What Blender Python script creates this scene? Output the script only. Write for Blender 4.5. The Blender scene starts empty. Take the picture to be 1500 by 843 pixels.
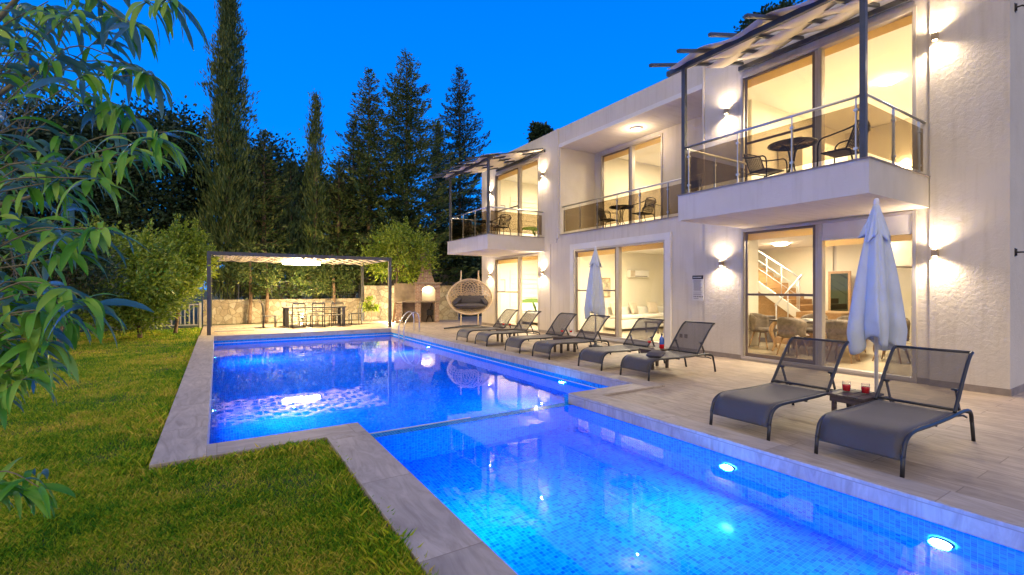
import bpy, math, random
import numpy as np
from mathutils import Vector, Matrix
random.seed(7); RNG = np.random.default_rng(11)
R = math.radians
scene = bpy.context.scene
COL = scene.collection
XF = 9.42            # plane of the house front

# ------------------------------------------------------------------ helpers
class MB:
    """collects shapes; build() links them as one mesh object"""
    def __init__(self): self.v = []; self.f = []; self.s = []
    def add(self, vs, fs, smooth=False, M=None):
        n = len(self.v)
        for p in vs:
            p = Vector(p)
            self.v.append(M @ p if M is not None else p)
        for f in fs:
            self.f.append([i + n for i in f]); self.s.append(smooth)
        return self
    def box(self, x0, x1, y0, y1, z0, z1, M=None):
        vs = [(x, y, z) for x in (x0, x1) for y in (y0, y1) for z in (z0, z1)]
        fs = [(0, 1, 3, 2), (4, 6, 7, 5), (0, 4, 5, 1), (2, 3, 7, 6), (0, 2, 6, 4), (1, 5, 7, 3)]
        return self.add(vs, fs, False, M)
    def bar(self, a, b, w, h, up=(0, 0, 1)):
        a = Vector(a); b = Vector(b); d = (b - a); L = d.length; d.normalize()
        up = Vector(up)
        if abs(d.dot(up)) > .98: up = Vector((1, 0, 0))
        s = d.cross(up).normalized(); u = s.cross(d).normalized()
        vs = []
        for t in (a, b):
            for i, j in ((-1, -1), (1, -1), (1, 1), (-1, 1)):
                vs.append(t + s * (i * w / 2) + u * (j * h / 2))
        fs = [(0, 1, 2, 3), (7, 6, 5, 4), (0, 4, 5, 1), (1, 5, 6, 2), (2, 6, 7, 3), (3, 7, 4, 0)]
        return self.add(vs, fs)
    def tube(self, pts, r, seg=8, r1=None, cap=True):
        pts = [Vector(p) for p in pts]; n = len(pts)
        if n < 2: return self
        vs = []; prev = None
        for i, p in enumerate(pts):
            d = (pts[min(i + 1, n - 1)] - pts[max(i - 1, 0)])
            if d.length < 1e-9: d = Vector((0, 0, 1))
            d.normalize()
            if prev is None:
                u = d.orthogonal().normalized()
            else:
                u = (prev - d * prev.dot(d))
                u = u.normalized() if u.length > 1e-6 else d.orthogonal().normalized()
            prev = u; w = d.cross(u)
            rr = r if r1 is None else r + (r1 - r) * i / (n - 1)
            if isinstance(r, (list, tuple)): rr = r[i]
            for k in range(seg):
                a = 2 * math.pi * k / seg
                vs.append(p + (u * math.cos(a) + w * math.sin(a)) * rr)
        fs = []
        for i in range(n - 1):
            for k in range(seg):
                k2 = (k + 1) % seg
                fs.append((i * seg + k, i * seg + k2, (i + 1) * seg + k2, (i + 1) * seg + k))
        self.add(vs, fs, True)
        if cap:
            self.f.append([len(self.v) - len(vs) + k for k in range(seg)][::-1]); self.s.append(False)
            self.f.append([len(self.v) - seg + k for k in range(seg)]); self.s.append(False)
        return self
    def lathe(self, prof, c=(0, 0, 0), seg=24, M=None, smooth=True):
        vs = []; fs = []; n = len(prof)
        for (r, z) in prof:
            for k in range(seg):
                a = 2 * math.pi * k / seg
                vs.append((c[0] + r * math.cos(a), c[1] + r * math.sin(a), c[2] + z))
        for i in range(n - 1):
            for k in range(seg):
                k2 = (k + 1) % seg
                fs.append((i * seg + k, i * seg + k2, (i + 1) * seg + k2, (i + 1) * seg + k))
        return self.add(vs, fs, smooth, M)
    def grid(self, P, smooth=True, M=None):
        """P[i][j] rows of points"""
        n = len(P); m = len(P[0]); vs = [p for r_ in P for p in r_]
        fs = [(i * m + j, i * m + j + 1, (i + 1) * m + j + 1, (i + 1) * m + j) for i in range(n - 1) for j in range(m - 1)]
        return self.add(vs, fs, smooth, M)
    def poly(self, pts): return self.add(pts, [list(range(len(pts)))])
    def prism(self, pts, a, b, M=None):
        """pts in (x,z), extruded along y from a to b"""
        n = len(pts)
        vs = [(x, a, z) for x, z in pts] + [(x, b, z) for x, z in pts]
        fs = [list(range(n)), list(range(2 * n - 1, n - 1, -1))] + [(i, i + n, (i + 1) % n + n, (i + 1) % n) for i in range(n)]
        return self.add(vs, fs, False, M)
    def build(self, name, mat, parent=None, world=False, bevel=0, solid=0, M=None, sub=0):
        me = bpy.data.meshes.new(name)
        off = Vector(parent.get('_base', (0, 0, 0))) if (world and parent is not None) else Vector((0, 0, 0))
        vv = [(M @ v if M is not None else v) - off for v in self.v]
        me.from_pydata(vv, [], self.f); me.validate(); me.update()
        if len(me.polygons) == len(self.s):
            me.polygons.foreach_set('use_smooth', self.s)
        box_uv(me, off)
        me.materials.append(mat)
        o = bpy.data.objects.new(name, me); COL.objects.link(o)
        if parent is not None: o.parent = parent
        if parent is not None and world: o['_base'] = list(off)
        if solid:
            m = o.modifiers.new('s', 'SOLIDIFY'); m.thickness = solid; m.offset = 0
        if bevel:
            m = o.modifiers.new('b', 'BEVEL'); m.width = bevel; m.segments = 2; m.limit_method = 'ANGLE'
        if sub:
            m = o.modifiers.new('ss', 'SUBSURF'); m.levels = sub; m.render_levels = sub
        return o

def box_uv(me, off=Vector((0, 0, 0))):
    uv = me.uv_layers.new(name='UVMap')
    nl = len(me.loops)
    if not nl: return
    co = np.empty(len(me.vertices) * 3); me.vertices.foreach_get('co', co); co = co.reshape(-1, 3) + np.array(off)
    li = np.empty(nl, dtype=np.int32); me.loops.foreach_get('vertex_index', li)
    nrm = np.empty(len(me.polygons) * 3); me.polygons.foreach_get('normal', nrm); nrm = np.abs(nrm.reshape(-1, 3))
    tot = np.empty(len(me.polygons), dtype=np.int32); me.polygons.foreach_get('loop_total', tot)
    ax = np.repeat(np.argmax(nrm, axis=1), tot)
    p = co[li]; out = np.empty((nl, 2))
    out[:, 0] = np.where(ax == 0, p[:, 1], p[:, 0])
    out[:, 1] = np.where(ax == 2, p[:, 1], p[:, 2])
    uv.data.foreach_set('uv', out.ravel())

def np_mesh(name, verts, faces, mat, parent=None, smooth=False):
    """verts (n,3), faces (m,k) arrays, uniform k"""
    me = bpy.data.meshes.new(name); m, k = faces.shape
    me.vertices.add(len(verts)); me.vertices.foreach_set('co', verts.astype(np.float32).ravel())
    me.loops.add(m * k); me.loops.foreach_set('vertex_index', faces.astype(np.int32).ravel())
    me.polygons.add(m); me.polygons.foreach_set('loop_start', np.arange(0, m * k, k, dtype=np.int32))
    try: me.polygons.foreach_set('loop_total', np.full(m, k, dtype=np.int32))
    except Exception: pass
    if smooth: me.polygons.foreach_set('use_smooth', np.ones(m, dtype=bool))
    me.update(calc_edges=True); me.materials.append(mat)
    o = bpy.data.objects.new(name, me); COL.objects.link(o)
    if parent is not None: o.parent = parent
    return o

def tag(o, label, cat, group=None):
    o['label'] = label; o['category'] = cat
    if group: o['group'] = group
    return o
def thing(name, label, cat, loc=(0, 0, 0), rz=0, group=None):
    o = bpy.data.objects.new(name, None); COL.objects.link(o)
    o.location = loc; o.rotation_euler = (0, 0, rz); o.empty_display_size = .1
    o['_base'] = list(loc)
    return tag(o, label, cat, group)
def struct(o): o['kind'] = 'structure'; return o
def children(o): return [c for c in o.children]
def copy_tree(o, parent=None):
    c = o.copy(); COL.objects.link(c)
    if parent is not None: c.parent = parent
    for ch in children(o): copy_tree(ch, c)
    return c
def place(proto, first, loc, rz, label, group=None):
    o = proto if first else copy_tree(proto)
    o.location = loc; o.rotation_euler = (0, 0, rz); o['label'] = label
    if group: o['group'] = group
    return o
def lamp(kind, loc, power, color, name, size=.1, rot=None, spot=None, blend=.3, parent=None, sy=None):
    l = bpy.data.lights.new(name, kind); l.energy = power; l.color = color
    if kind == 'AREA':
        l.size = size; l.shape = 'DISK'
        if sy: l.shape = 'RECTANGLE'; l.size_y = sy
    else: l.shadow_soft_size = size
    if spot: l.spot_size = spot; l.spot_blend = blend
    o = bpy.data.objects.new(name, l); COL.objects.link(o); o.location = loc
    if rot: o.rotation_euler = rot
    if parent is not None: o.parent = parent
    return o

# ------------------------------------------------------------------ materials
def lin(r, g, b):
    f = lambda c: (c / 255) / 12.92 if c / 255 <= .04045 else ((c / 255 + .055) / 1.055) ** 2.4
    return (f(r), f(g), f(b), 1)
class NT:
    def __init__(self, name):
        self.m = bpy.data.materials.new(name); self.m.use_nodes = True
        self.t = self.m.node_tree; self.t.nodes.clear()
        self.out = self.n('ShaderNodeOutputMaterial')
    def n(self, ty, **kw):
        x = self.t.nodes.new(ty)
        for k, v in kw.items():
            if k[0] == '_': x.inputs[k[1:].replace('_', ' ')].default_value = v
            else: setattr(x, k, v)
        return x
    def l(self, a, b): self.t.links.new(a, b)
    def pr(self, **kw):
        p = self.n('ShaderNodeBsdfPrincipled')
        for k, v in kw.items():
            p.inputs[k.replace('_', ' ')].default_value = v
        self.l(p.outputs[0], self.out.inputs[0]); self.p = p; return p
    def ramp(self, fac, stops):
        r = self.n('ShaderNodeValToRGB'); e = r.color_ramp.elements
        while len(e) < len(stops): e.new(.5)
        for i, (p, c) in enumerate(stops): e[i].position = p; e[i].color = c
        self.l(fac, r.inputs[0]); return r.outputs[0]
    def noise(self, scale, detail=4, vec=None, rough=.55, dist=0):
        x = self.n('ShaderNodeTexNoise'); x.inputs['Scale'].default_value = scale; x.inputs['Detail'].default_value = detail
        x.inputs['Roughness'].default_value = rough; x.inputs['Distortion'].default_value = dist
        if vec is not None: self.l(vec, x.inputs['Vector'])
        return x.outputs['Fac']
    def pos(self): return self.n('ShaderNodeNewGeometry').outputs['Position']
    def uv(self): return self.n('ShaderNodeTexCoord').outputs['UV']
    def map(self, vec, sc=(1, 1, 1), rot=(0, 0, 0)):
        m = self.n('ShaderNodeMapping'); m.inputs['Scale'].default_value = sc; m.inputs['Rotation'].default_value = rot
        self.l(vec, m.inputs[0]); return m.outputs[0]
    def mix(self, a, b, fac, bt='MIX'):
        m = self.n('ShaderNodeMix', data_type='RGBA', blend_type=bt)
        for s, v in ((m.inputs[0], fac), (m.inputs[6], a), (m.inputs[7], b)):
            if hasattr(v, 'is_linked') or isinstance(v, bpy.types.NodeSocket): self.l(v, s)
            else: s.default_value = v
        return m.outputs[2]
    def bump(self, h, strength=.3, dist=.01):
        b = self.n('ShaderNodeBump'); b.inputs['Strength'].default_value = strength; b.inputs['Distance'].default_value = dist
        self.l(h, b.inputs['Height']); self.l(b.outputs[0], self.p.inputs['Normal']); return b
def math_(t, op, a, b=None):
    m = t.n('ShaderNodeMath', operation=op)
    for s, v in zip(m.inputs, (a, b)):
        if v is None: continue
        if isinstance(v, bpy.types.NodeSocket): t.l(v, s)
        else: s.default_value = v
    return m.outputs[0]

def plain(name, col, rough=.5, metal=0, vary=.0, scale=8, bump=0, bscale=60, **kw):
    t = NT(name); t.pr(Base_Color=col, Roughness=rough, Metallic=metal, **kw)
    if vary:
        f = t.noise(scale, 5, t.pos())
        a = tuple(c * (1 - vary) for c in col[:3]) + (1,); b = tuple(min(1, c * (1 + vary)) for c in col[:3]) + (1,)
        t.l(t.ramp(f, [(.3, a), (.7, b)]), t.p.inputs['Base Color'])
    if bump: t.bump(t.noise(bscale, 4, t.pos()), bump, .005)
    return t.m
def emit(name, col, s):
    t = NT(name); t.pr(Base_Color=(.8, .8, .8, 1)); t.p.inputs['Emission Color'].default_value = col; t.p.inputs['Emission Strength'].default_value = s
    return t.m

def stucco(name, col, strength, scale):
    t = NT(name); t.pr(Base_Color=col, Roughness=.92); p = t.pos()
    f = t.noise(1.1, 4, p)
    c2 = tuple(c * .9 for c in col[:3]) + (1,)
    st = t.noise(1.6, 5, t.map(p, (1, 6, .5)))
    base = t.ramp(f, [(.35, c2), (.7, col)])
    drk = t.ramp(st, [(.3, (.86, .84, .8, 1)), (.5, (1, 1, 1, 1))])
    t.l(t.mix(base, drk, .7, 'MULTIPLY'), t.p.inputs['Base Color'])
    a = t.noise(scale, 5, p, .65, .6); b = t.noise(scale * .22, 3, p)
    t.bump(math_(t, 'ADD', a, math_(t, 'MULTIPLY', b, .6)), strength, .02); return t.m
def tilemat():
    t = NT('pool_mosaic'); t.pr(Roughness=.3, Specular_IOR_Level=.2)
    uv = t.map(t.uv(), (1 / .034, 1 / .034, 1))
    sn = t.n('ShaderNodeVectorMath', operation='FLOOR'); t.l(uv, sn.inputs[0])
    wn = t.n('ShaderNodeTexWhiteNoise', noise_dimensions='3D'); t.l(sn.outputs[0], wn.inputs[0])
    c = t.ramp(wn.outputs['Value'], [(0, (.002, .10, .38, 1)), (.16, (.004, .17, .52, 1)), (.6, (.006, .24, .62, 1)), (1, (.015, .32, .7, 1))])
    fr = t.n('ShaderNodeVectorMath', operation='FRACTION'); t.l(uv, fr.inputs[0])
    sp = t.n('ShaderNodeSeparateXYZ'); t.l(fr.outputs[0], sp.inputs[0])
    e = lambda s: math_(t, 'GREATER_THAN', math_(t, 'ABSOLUTE', math_(t, 'SUBTRACT', s, .5)), .44)
    g = math_(t, 'MAXIMUM', e(sp.outputs[0]), e(sp.outputs[1]))
    t.l(t.mix(c, (.05, .32, .72, 1), g), t.p.inputs['Base Color'])
    t.l(math_(t, 'ADD', math_(t, 'MULTIPLY', g, .5), .12), t.p.inputs['Roughness'])
    return t.m
def stonetile(name, c1, c2, w, h, joint, rot=0, offs=.5, rough=.6):
    t = NT(name); t.pr(Roughness=rough); uv = t.map(t.uv(), (1, 1, 1), (0, 0, rot))
    b = t.n('ShaderNodeTexBrick', offset=offs); b.inputs['Scale'].default_value = 1
    b.inputs['Brick Width'].default_value = w; b.inputs['Row Height'].default_value = h
    b.inputs['Mortar Size'].default_value = joint; b.inputs['Mortar Smooth'].default_value = .1
    b.inputs['Color1'].default_value = (0, 0, 0, 1); b.inputs['Color2'].default_value = (1, 1, 1, 1); b.inputs['Mortar'].default_value = (.5, .5, .5, 1)
    t.l(uv, b.inputs['Vector'])
    # veins shifted per tile
    sc = t.n('ShaderNodeVectorMath', operation='SCALE'); sc.inputs[3].default_value = 7; t.l(b.outputs['Color'], sc.inputs[0])
    ad = t.n('ShaderNodeVectorMath', operation='ADD'); t.l(uv, ad.inputs[0]); t.l(sc.outputs[0], ad.inputs[1])
    gr = t.noise(1.7, 8, t.map(ad.outputs[0], (1.0, 4.2, 1)), .62, 1.8)
    bl = t.noise(2.3, 5, ad.outputs[0], .6)
    c = t.ramp(gr, [(.3, c1), (.62, c2)])
    c = t.mix(c, t.ramp(bl, [(.3, (.72, .72, .74, 1)), (.65, (1.0, 1, 1, 1))]), .8, 'MULTIPLY')
    tn = t.ramp(b.outputs['Color'], [(0, (.84, .84, .84, 1)), (1, (1, 1, 1, 1))])
    c = t.mix(c, tn, .75, 'MULTIPLY')
    c = t.mix(c, tuple(x * .75 for x in c1[:3]) + (1,), b.outputs['Fac'])
    t.l(c, t.p.inputs['Base Color'])
    t.l(math_(t, 'ADD', math_(t, 'MULTIPLY', bl, .3), rough - .12), t.p.inputs['Roughness'])
    t.bump(math_(t, 'SUBTRACT', math_(t, 'MULTIPLY', gr, .3), b.outputs['Fac']), .35, .004)
    return t.m
def brickmat(name, c1, c2, mortar, w=.2, h=.062):
    t = NT(name); t.pr(Roughness=.9); b = t.n('ShaderNodeTexBrick'); b.inputs['Scale'].default_value = 1
    b.inputs['Brick Width'].default_value = w; b.inputs['Row Height'].default_value = h; b.inputs['Mortar Size'].default_value = .008
    b.inputs['Color1'].default_value = c1; b.inputs['Color2'].default_value = c2; b.inputs['Mortar'].default_value = mortar
    t.l(t.uv(), b.inputs['Vector']); n = t.noise(9, 5, t.pos())
    t.l(t.mix(b.outputs['Color'], t.ramp(n, [(.3, (.6, .6, .6, 1)), (.7, (1.15, 1.1, 1.05, 1))]), .8, 'MULTIPLY'), t.p.inputs['Base Color'])
    t.bump(math_(t, 'SUBTRACT', math_(t, 'MULTIPLY', n, .4), b.outputs['Fac']), .7, .01); return t.m
def leafmat(name, c1, c2, c3, rough=.5, trans=.0, spec=.4, under=None):
    t = NT(name); t.pr(Roughness=rough, Specular_IOR_Level=spec)
    g = t.n('ShaderNodeNewGeometry')
    n = t.noise(1.1, 3, g.outputs['Position'])
    f = math_(t, 'ADD', math_(t, 'MULTIPLY', g.outputs['Random Per Island'], .6), math_(t, 'MULTIPLY', n, .45))
    c = t.ramp(f, [(.15, c1), (.5, c2), (.9, c3)])
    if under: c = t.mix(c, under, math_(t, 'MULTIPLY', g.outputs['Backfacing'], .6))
    t.l(c, t.p.inputs['Base Color'])
    if trans:
        tr = t.n('ShaderNodeBsdfTranslucent'); t.l(c, tr.inputs[0]); mx = t.n('ShaderNodeMixShader'); mx.inputs[0].default_value = trans
        t.l(t.p.outputs[0], mx.inputs[1]); t.l(tr.outputs[0], mx.inputs[2]); t.l(mx.outputs[0], t.out.inputs[0])
    return t.m
def glassmat(name, tint=(1, 1, 1, 1), refl=1.0):
    t = NT(name); lw = t.n('ShaderNodeLayerWeight'); lw.inputs[0].default_value = .5
    sch = math_(t, 'ADD', math_(t, 'MULTIPLY', math_(t, 'POWER', lw.outputs['Facing'], 5), .96), .04)
    tr = t.n('ShaderNodeBsdfTransparent'); tr.inputs[0].default_value = tint
    gl = t.n('ShaderNodeBsdfGlossy'); gl.inputs['Roughness'].default_value = .02
    mx = t.n('ShaderNodeMixShader'); t.l(math_(t, 'MULTIPLY', sch, refl * .6), mx.inputs[0])
    t.l(tr.outputs[0], mx.inputs[1]); t.l(gl.outputs[0], mx.inputs[2]); t.l(mx.outputs[0], t.out.inputs[0]); return t.m
def slingmat(name, col, see):
    t = NT(name); t.pr(Base_Color=col, Roughness=.55, Sheen_Weight=.2)
    w = t.n('ShaderNodeTexWave', bands_direction='X'); w.inputs['Scale'].default_value = 60; t.l(t.uv(), w.inputs[0])
    w2 = t.n('ShaderNodeTexWave', bands_direction='Y'); w2.inputs['Scale'].default_value = 60; t.l(t.uv(), w2.inputs[0])
    t.bump(math_(t, 'ADD', w.outputs['Fac'], w2.outputs['Fac']), .25, .002)
    tr = t.n('ShaderNodeBsdfTransparent'); mx = t.n('ShaderNodeMixShader'); mx.inputs[0].default_value = see
    t.l(t.p.outputs[0], mx.inputs[1]); t.l(tr.outputs[0], mx.inputs[2]); t.l(mx.outputs[0], t.out.inputs[0]); return t.m
def woodmat(name, c1, c2, axis=(1, 12, 12), rough=.55):
    t = NT(name); t.pr(Roughness=rough); n = t.noise(3, 6, t.map(t.n('ShaderNodeTexCoord').outputs['Object'], axis), .6, .5)
    t.l(t.ramp(n, [(.3, c1), (.7, c2)]), t.p.inputs['Base Color']); t.bump(n, .2, .003); return t.m
def stonewall(name, c1, c2, c3, sc=4.6):
    t = NT(name); t.pr(Roughness=.9); uv = t.uv()
    nz = t.n('ShaderNodeTexNoise'); nz.inputs['Scale'].default_value = 3; t.l(uv, nz.inputs['Vector'])
    wp = t.mix(uv, nz.outputs['Color'], .12)
    v = t.n('ShaderNodeTexVoronoi', feature='DISTANCE_TO_EDGE'); v.inputs['Scale'].default_value = sc; t.l(wp, v.inputs['Vector'])
    v2 = t.n('ShaderNodeTexVoronoi'); v2.inputs['Scale'].default_value = sc; t.l(wp, v2.inputs['Vector'])
    sp = t.n('ShaderNodeSeparateColor'); t.l(v2.outputs['Color'], sp.inputs[0])
    c = t.ramp(sp.outputs[0], [(0, c1), (.5, c2), (1, c3)])
    n = t.noise(9, 5, t.pos()); c = t.mix(c, t.ramp(n, [(.3, (.7, .7, .7, 1)), (.7, (1.1, 1.1, 1.1, 1))]), .8, 'MULTIPLY')
    e = t.ramp(v.outputs[0], [(0, (0, 0, 0, 1)), (.06, (1, 1, 1, 1))])
    t.l(t.mix(tuple(x * .72 for x in c1[:3]) + (1,), c, e), t.p.inputs['Base Color'])
    t.bump(math_(t, 'ADD', e, math_(t, 'MULTIPLY', n, .5)), .6, .03); return t.m

M = {}
M['stucco'] = stucco('stucco_rough', (.65, .6, .53, 1), .42, 17)
M['stucco_s'] = stucco('stucco_fine', (.65, .595, .525, 1), .3, 45)
M['trim'] = plain('trim_paint', (.68, .66, .64, 1), .7, vary=.05, scale=3, bump=.1)
M['innerwall'] = plain('interior_paint', (.8, .75, .62, 1), .8, vary=.03, scale=1.5)
M['innerfloor'] = plain('interior_floor_tile', (.52, .43, .3, 1), .18, vary=.06, scale=1.5)
M['ceiling'] = plain('ceiling_paint', (.8, .77, .7, 1), .8)
M['skirt'] = plain('plinth_stone', (.26, .22, .19, 1), .6, vary=.25, scale=6)
M['alu'] = plain('window_aluminium', (.52, .48, .44, 1), .38, .35, vary=.06, scale=3)
M['screenf'] = plain('screen_frame', (.2, .15, .12, 1), .4, .3)
M['glass'] = glassmat('window_glass')
M['railglass'] = glassmat('smoked_glass', (.66, .60, .50, 1), 1.1)
M['drinkglass'] = glassmat('drink_glass', (.95, .95, .95, 1), 1.6)
M['steel'] = plain('brushed_steel', (.62, .62, .62, 1), .28, 1.0)
M['darksteel'] = plain('anthracite_steel', (.075, .08, .09, 1), .42, .25, vary=.15, scale=5)
M['pergsteel'] = plain('pergola_steel', (.09, .088, .085, 1), .5, .2, vary=.15, scale=4)
M['sling'] = slingmat('textilene_seat', (.058, .047, .038, 1), .04)
M['slingb'] = slingmat('textilene_back', (.046, .038, .032, 1), .3)
M['lframe'] = plain('lounger_frame', (.035, .036, .042, 1), .36, .3, vary=.1, scale=9)
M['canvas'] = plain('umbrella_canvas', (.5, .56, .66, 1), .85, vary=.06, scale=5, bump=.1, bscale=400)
M['canvas_warm'] = plain('shade_fabric', (.72, .64, .5, 1), .85, vary=.08, scale=4)
M['pole'] = plain('white_pole', (.7, .7, .72, 1), .4)
M['darkwood'] = woodmat('weathered_dark_wood', (.035, .025, .022, 1), (.12, .085, .07, 1), (12, 1.2, 12))
M['wood'] = woodmat('warm_wood', (.3, .17, .07, 1), (.5, .31, .15, 1))
M['coping'] = stonetile('coping_stone', (.38, .31, .24, 1), (.57, .485, .39, 1), 1.2, 40, .004, offs=0)
M['copingy'] = stonetile('coping_stone_long', (.38, .31, .24, 1), (.57, .485, .39, 1), 1.2, 40, .004, R(90), offs=0)
M['deck'] = stonetile('terrace_plank_tile', (.33, .26, .185, 1), (.55, .44, .32, 1), 1.2, .3, .004, R(90))
M['mosaic'] = tilemat()
M['brick'] = brickmat('red_brick', (.27, .15, .11, 1), (.4, .25, .18, 1), (.5, .44, .38, 1))
M['greybrick'] = brickmat('grey_block', (.2, .17, .15, 1), (.27, .24, .21, 1), (.12, .11, .1, 1), .4, .13)
M['stone'] = stonewall('cream_stone', (.34, .27, .18, 1), (.46, .38, .26, 1), (.55, .48, .36, 1))
M['plaster'] = plain('tan_plaster', (.3, .24, .18, 1), .9, vary=.35, scale=2.5, bump=.3, bscale=20)
M['rattan'] = plain('rattan', (.66, .5, .31, 1), .55, vary=.2, scale=30)
M['cushion'] = plain('dark_cushion', (.09, .08, .085, 1), .9, vary=.15, scale=12, bump=.3, bscale=200)
M['blackmetal'] = plain('black_metal', (.03, .028, .028, 1), .35, .4)
M['white'] = plain('white_fabric', (.78, .76, .7, 1), .9, bump=.1, bscale=60)
M['green'] = plain('green_fabric', (.16, .27, .07, 1), .9, vary=.1, scale=20)
M['beige'] = plain('beige_fabric', (.55, .47, .36, 1), .9, vary=.1, scale=8, bump=.15, bscale=80)
M['tuft'] = plain('taupe_velvet', (.16, .12, .085, 1), .7, vary=.35, scale=14, bump=.4, bscale=30)
M['fencem'] = plain('pale_fence_paint', (.45, .42, .38, 1), .6, vary=.1)
M['bark'] = plain('bark', (.2, .13, .08, 1), .9, vary=.45, scale=9, bump=.8, bscale=26)
M['twig'] = plain('twig_bark', (.2, .17, .1, 1), .7, vary=.3, scale=30)
M['conif'] = leafmat('conifer_needles', (.022, .055, .014, 1), (.07, .12, .025, 1), (.22, .24, .06, 1), .6, .15)
M['conifb'] = leafmat('dark_conifer_needles', (.014, .04, .02, 1), (.03, .07, .03, 1), (.075, .11, .045, 1), .6, .1)
M['broad'] = leafmat('broad_leaves', (.02, .05, .014, 1), (.045, .085, .022, 1), (.11, .14, .035, 1), .45, .2)
M['citrus'] = leafmat('citrus_leaves', (.1, .2, .012, 1), (.27, .37, .03, 1), (.5, .54, .07, 1), .4, .25)
M['peach'] = leafmat('peach_leaves', (.05, .22, .012, 1), (.13, .37, .025, 1), (.34, .5, .06, 1), .34, .3, .35, (.07, .2, .42, 1))  # blue sky sheen is put into the colour of the pale undersides
gt = NT('grass_blades'); gt.pr(Roughness=.6, Specular_IOR_Level=.3); gg = gt.n('ShaderNodeNewGeometry')
na = gt.noise(.55, 4, gg.outputs['Position'], .6); nb = gt.noise(3.2, 4, gg.outputs['Position'], .6)
ff = math_(gt, 'ADD', math_(gt, 'ADD', math_(gt, 'MULTIPLY', na, .9), math_(gt, 'MULTIPLY', nb, .55)), math_(gt, 'MULTIPLY', math_(gt, 'SUBTRACT', gg.outputs['Random Per Island'], .5), .38))
gc = gt.ramp(ff, [(.46, (.05, .21, .01, 1)), (.62, (.17, .37, .012, 1)), (.77, (.42, .5, .02, 1)), (.95, (.75, .58, .09, 1))]); gt.l(gc, gt.p.inputs['Base Color'])
tr_ = gt.n('ShaderNodeBsdfTranslucent'); gt.l(gc, tr_.inputs[0]); mx_ = gt.n('ShaderNodeMixShader'); mx_.inputs[0].default_value = .3
gt.l(gt.p.outputs[0], mx_.inputs[1]); gt.l(tr_.outputs[0], mx_.inputs[2]); gt.l(mx_.outputs[0], gt.out.inputs[0]); M['grass'] = gt.m
M['lampbody'] = plain('bronze_lamp', (.4, .31, .2, 1), .45, .3)
M['bulb'] = emit('warm_lamp_face', (1, .8, .5, 1), 30)
M['tube'] = emit('tube_light', (1, .87, .6, 1), 28)
M['poolbulb'] = emit('pool_lamp_face', (.75, .9, 1, 1), 30)
M['red'] = NT('red_drink'); M['red'].pr(Base_Color=(.7, .01, .02, 1), Roughness=.1); M['red'].p.inputs['Emission Color'].default_value = (0, 0, 0, 1); M['red'] = M['red'].m
M['blackp'] = plain('black_panel', (.02, .02, .03, 1), .3)
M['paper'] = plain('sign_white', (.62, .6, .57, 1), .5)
M['grey'] = plain('grey_print', (.16, .14, .14, 1), .6)
M['fridge'] = plain('fridge_steel', (.5, .45, .36, 1), .4, .5)
M['blueg'] = plain('blue_bottle', (.02, .1, .45, 1), .15, Coat_Weight=1.0)
M['mirror'] = plain('mirror_glass', (.10, .13, .1, 1), .03, 1)  # dark green reflection of the garden is put into the glass colour
M['picture'] = plain('picture_print', (.5, .42, .28, 1), .7, vary=.5, scale=9)
bt_ = NT('roller_blind'); bt_.pr(Base_Color=(.6, .47, .27, 1), Roughness=.8); tr_ = bt_.n('ShaderNodeBsdfTranslucent'); tr_.inputs[0].default_value = (.75, .6, .35, 1)
mx_ = bt_.n('ShaderNodeMixShader'); mx_.inputs[0].default_value = .7; bt_.l(bt_.p.outputs[0], mx_.inputs[1]); bt_.l(tr_.outputs[0], mx_.inputs[2]); bt_.l(mx_.outputs[0], bt_.out.inputs[0]); M['blind'] = bt_.m

# ------------------------------------------------------------------ camera, world
cam = bpy.data.cameras.new('camera'); co = bpy.data.objects.new('camera', cam); COL.objects.link(co)
cam.sensor_width = 36; cam.lens = 36 * 689 / 1500; cam.clip_end = 2000; cam.clip_start = .05
TH = R(32.1); co.location = (0, 0, 1.5); co.rotation_euler = (R(90), 0, -TH); cam.shift_y = -(421.5 - 423.5) / 1500
scene.camera = co
w = bpy.data.worlds.new('World'); scene.world = w; w.use_nodes = True; nt = w.node_tree; nt.nodes.clear()
wo = nt.nodes.new('ShaderNodeOutputWorld'); bg = nt.nodes.new('ShaderNodeBackground'); nt.links.new(bg.outputs[0], wo.inputs[0])
sky = nt.nodes.new('ShaderNodeTexSky'); sky.sky_type = 'NISHITA'; sky.sun_disc = False
sky.sun_elevation = R(3); sky.sun_rotation = R(212); sky.ozone_density = 6; sky.air_density = 1.2; sky.dust_density = .3
tc = nt.nodes.new('ShaderNodeTexCoord'); dt = nt.nodes.new('ShaderNodeVectorMath'); dt.operation = 'DOT_PRODUCT'
nt.links.new(tc.outputs['Generated'], dt.inputs[0]); dt.inputs[1].default_value = (-.72, -.69, 0.05)
mr = nt.nodes.new('ShaderNodeMapRange'); mr.inputs[1].default_value = -.15; mr.inputs[2].default_value = .9; nt.links.new(dt.outputs['Value'], mr.inputs[0])
sz = nt.nodes.new('ShaderNodeSeparateXYZ'); nt.links.new(tc.outputs['Generated'], sz.inputs[0])
rz = nt.nodes.new('ShaderNodeValToRGB'); nt.links.new(sz.outputs[2], rz.inputs[0])
rz.color_ramp.elements[0].position = 0; rz.color_ramp.elements[0].color = (0.008, .225, .72, 1)
rz.color_ramp.elements[1].position = .75; rz.color_ramp.elements[1].color = (0.0, .065, .33, 1)
e = rz.color_ramp.elements.new(.3); e.color = (0.0, .12, .52, 1)
mx = nt.nodes.new('ShaderNodeMix'); mx.data_type = 'RGBA'; nt.links.new(mr.outputs[0], mx.inputs[0])
nt.links.new(rz.outputs[0], mx.inputs[6]); mx.inputs[7].default_value = (.37, .31, .24, 1)
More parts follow.
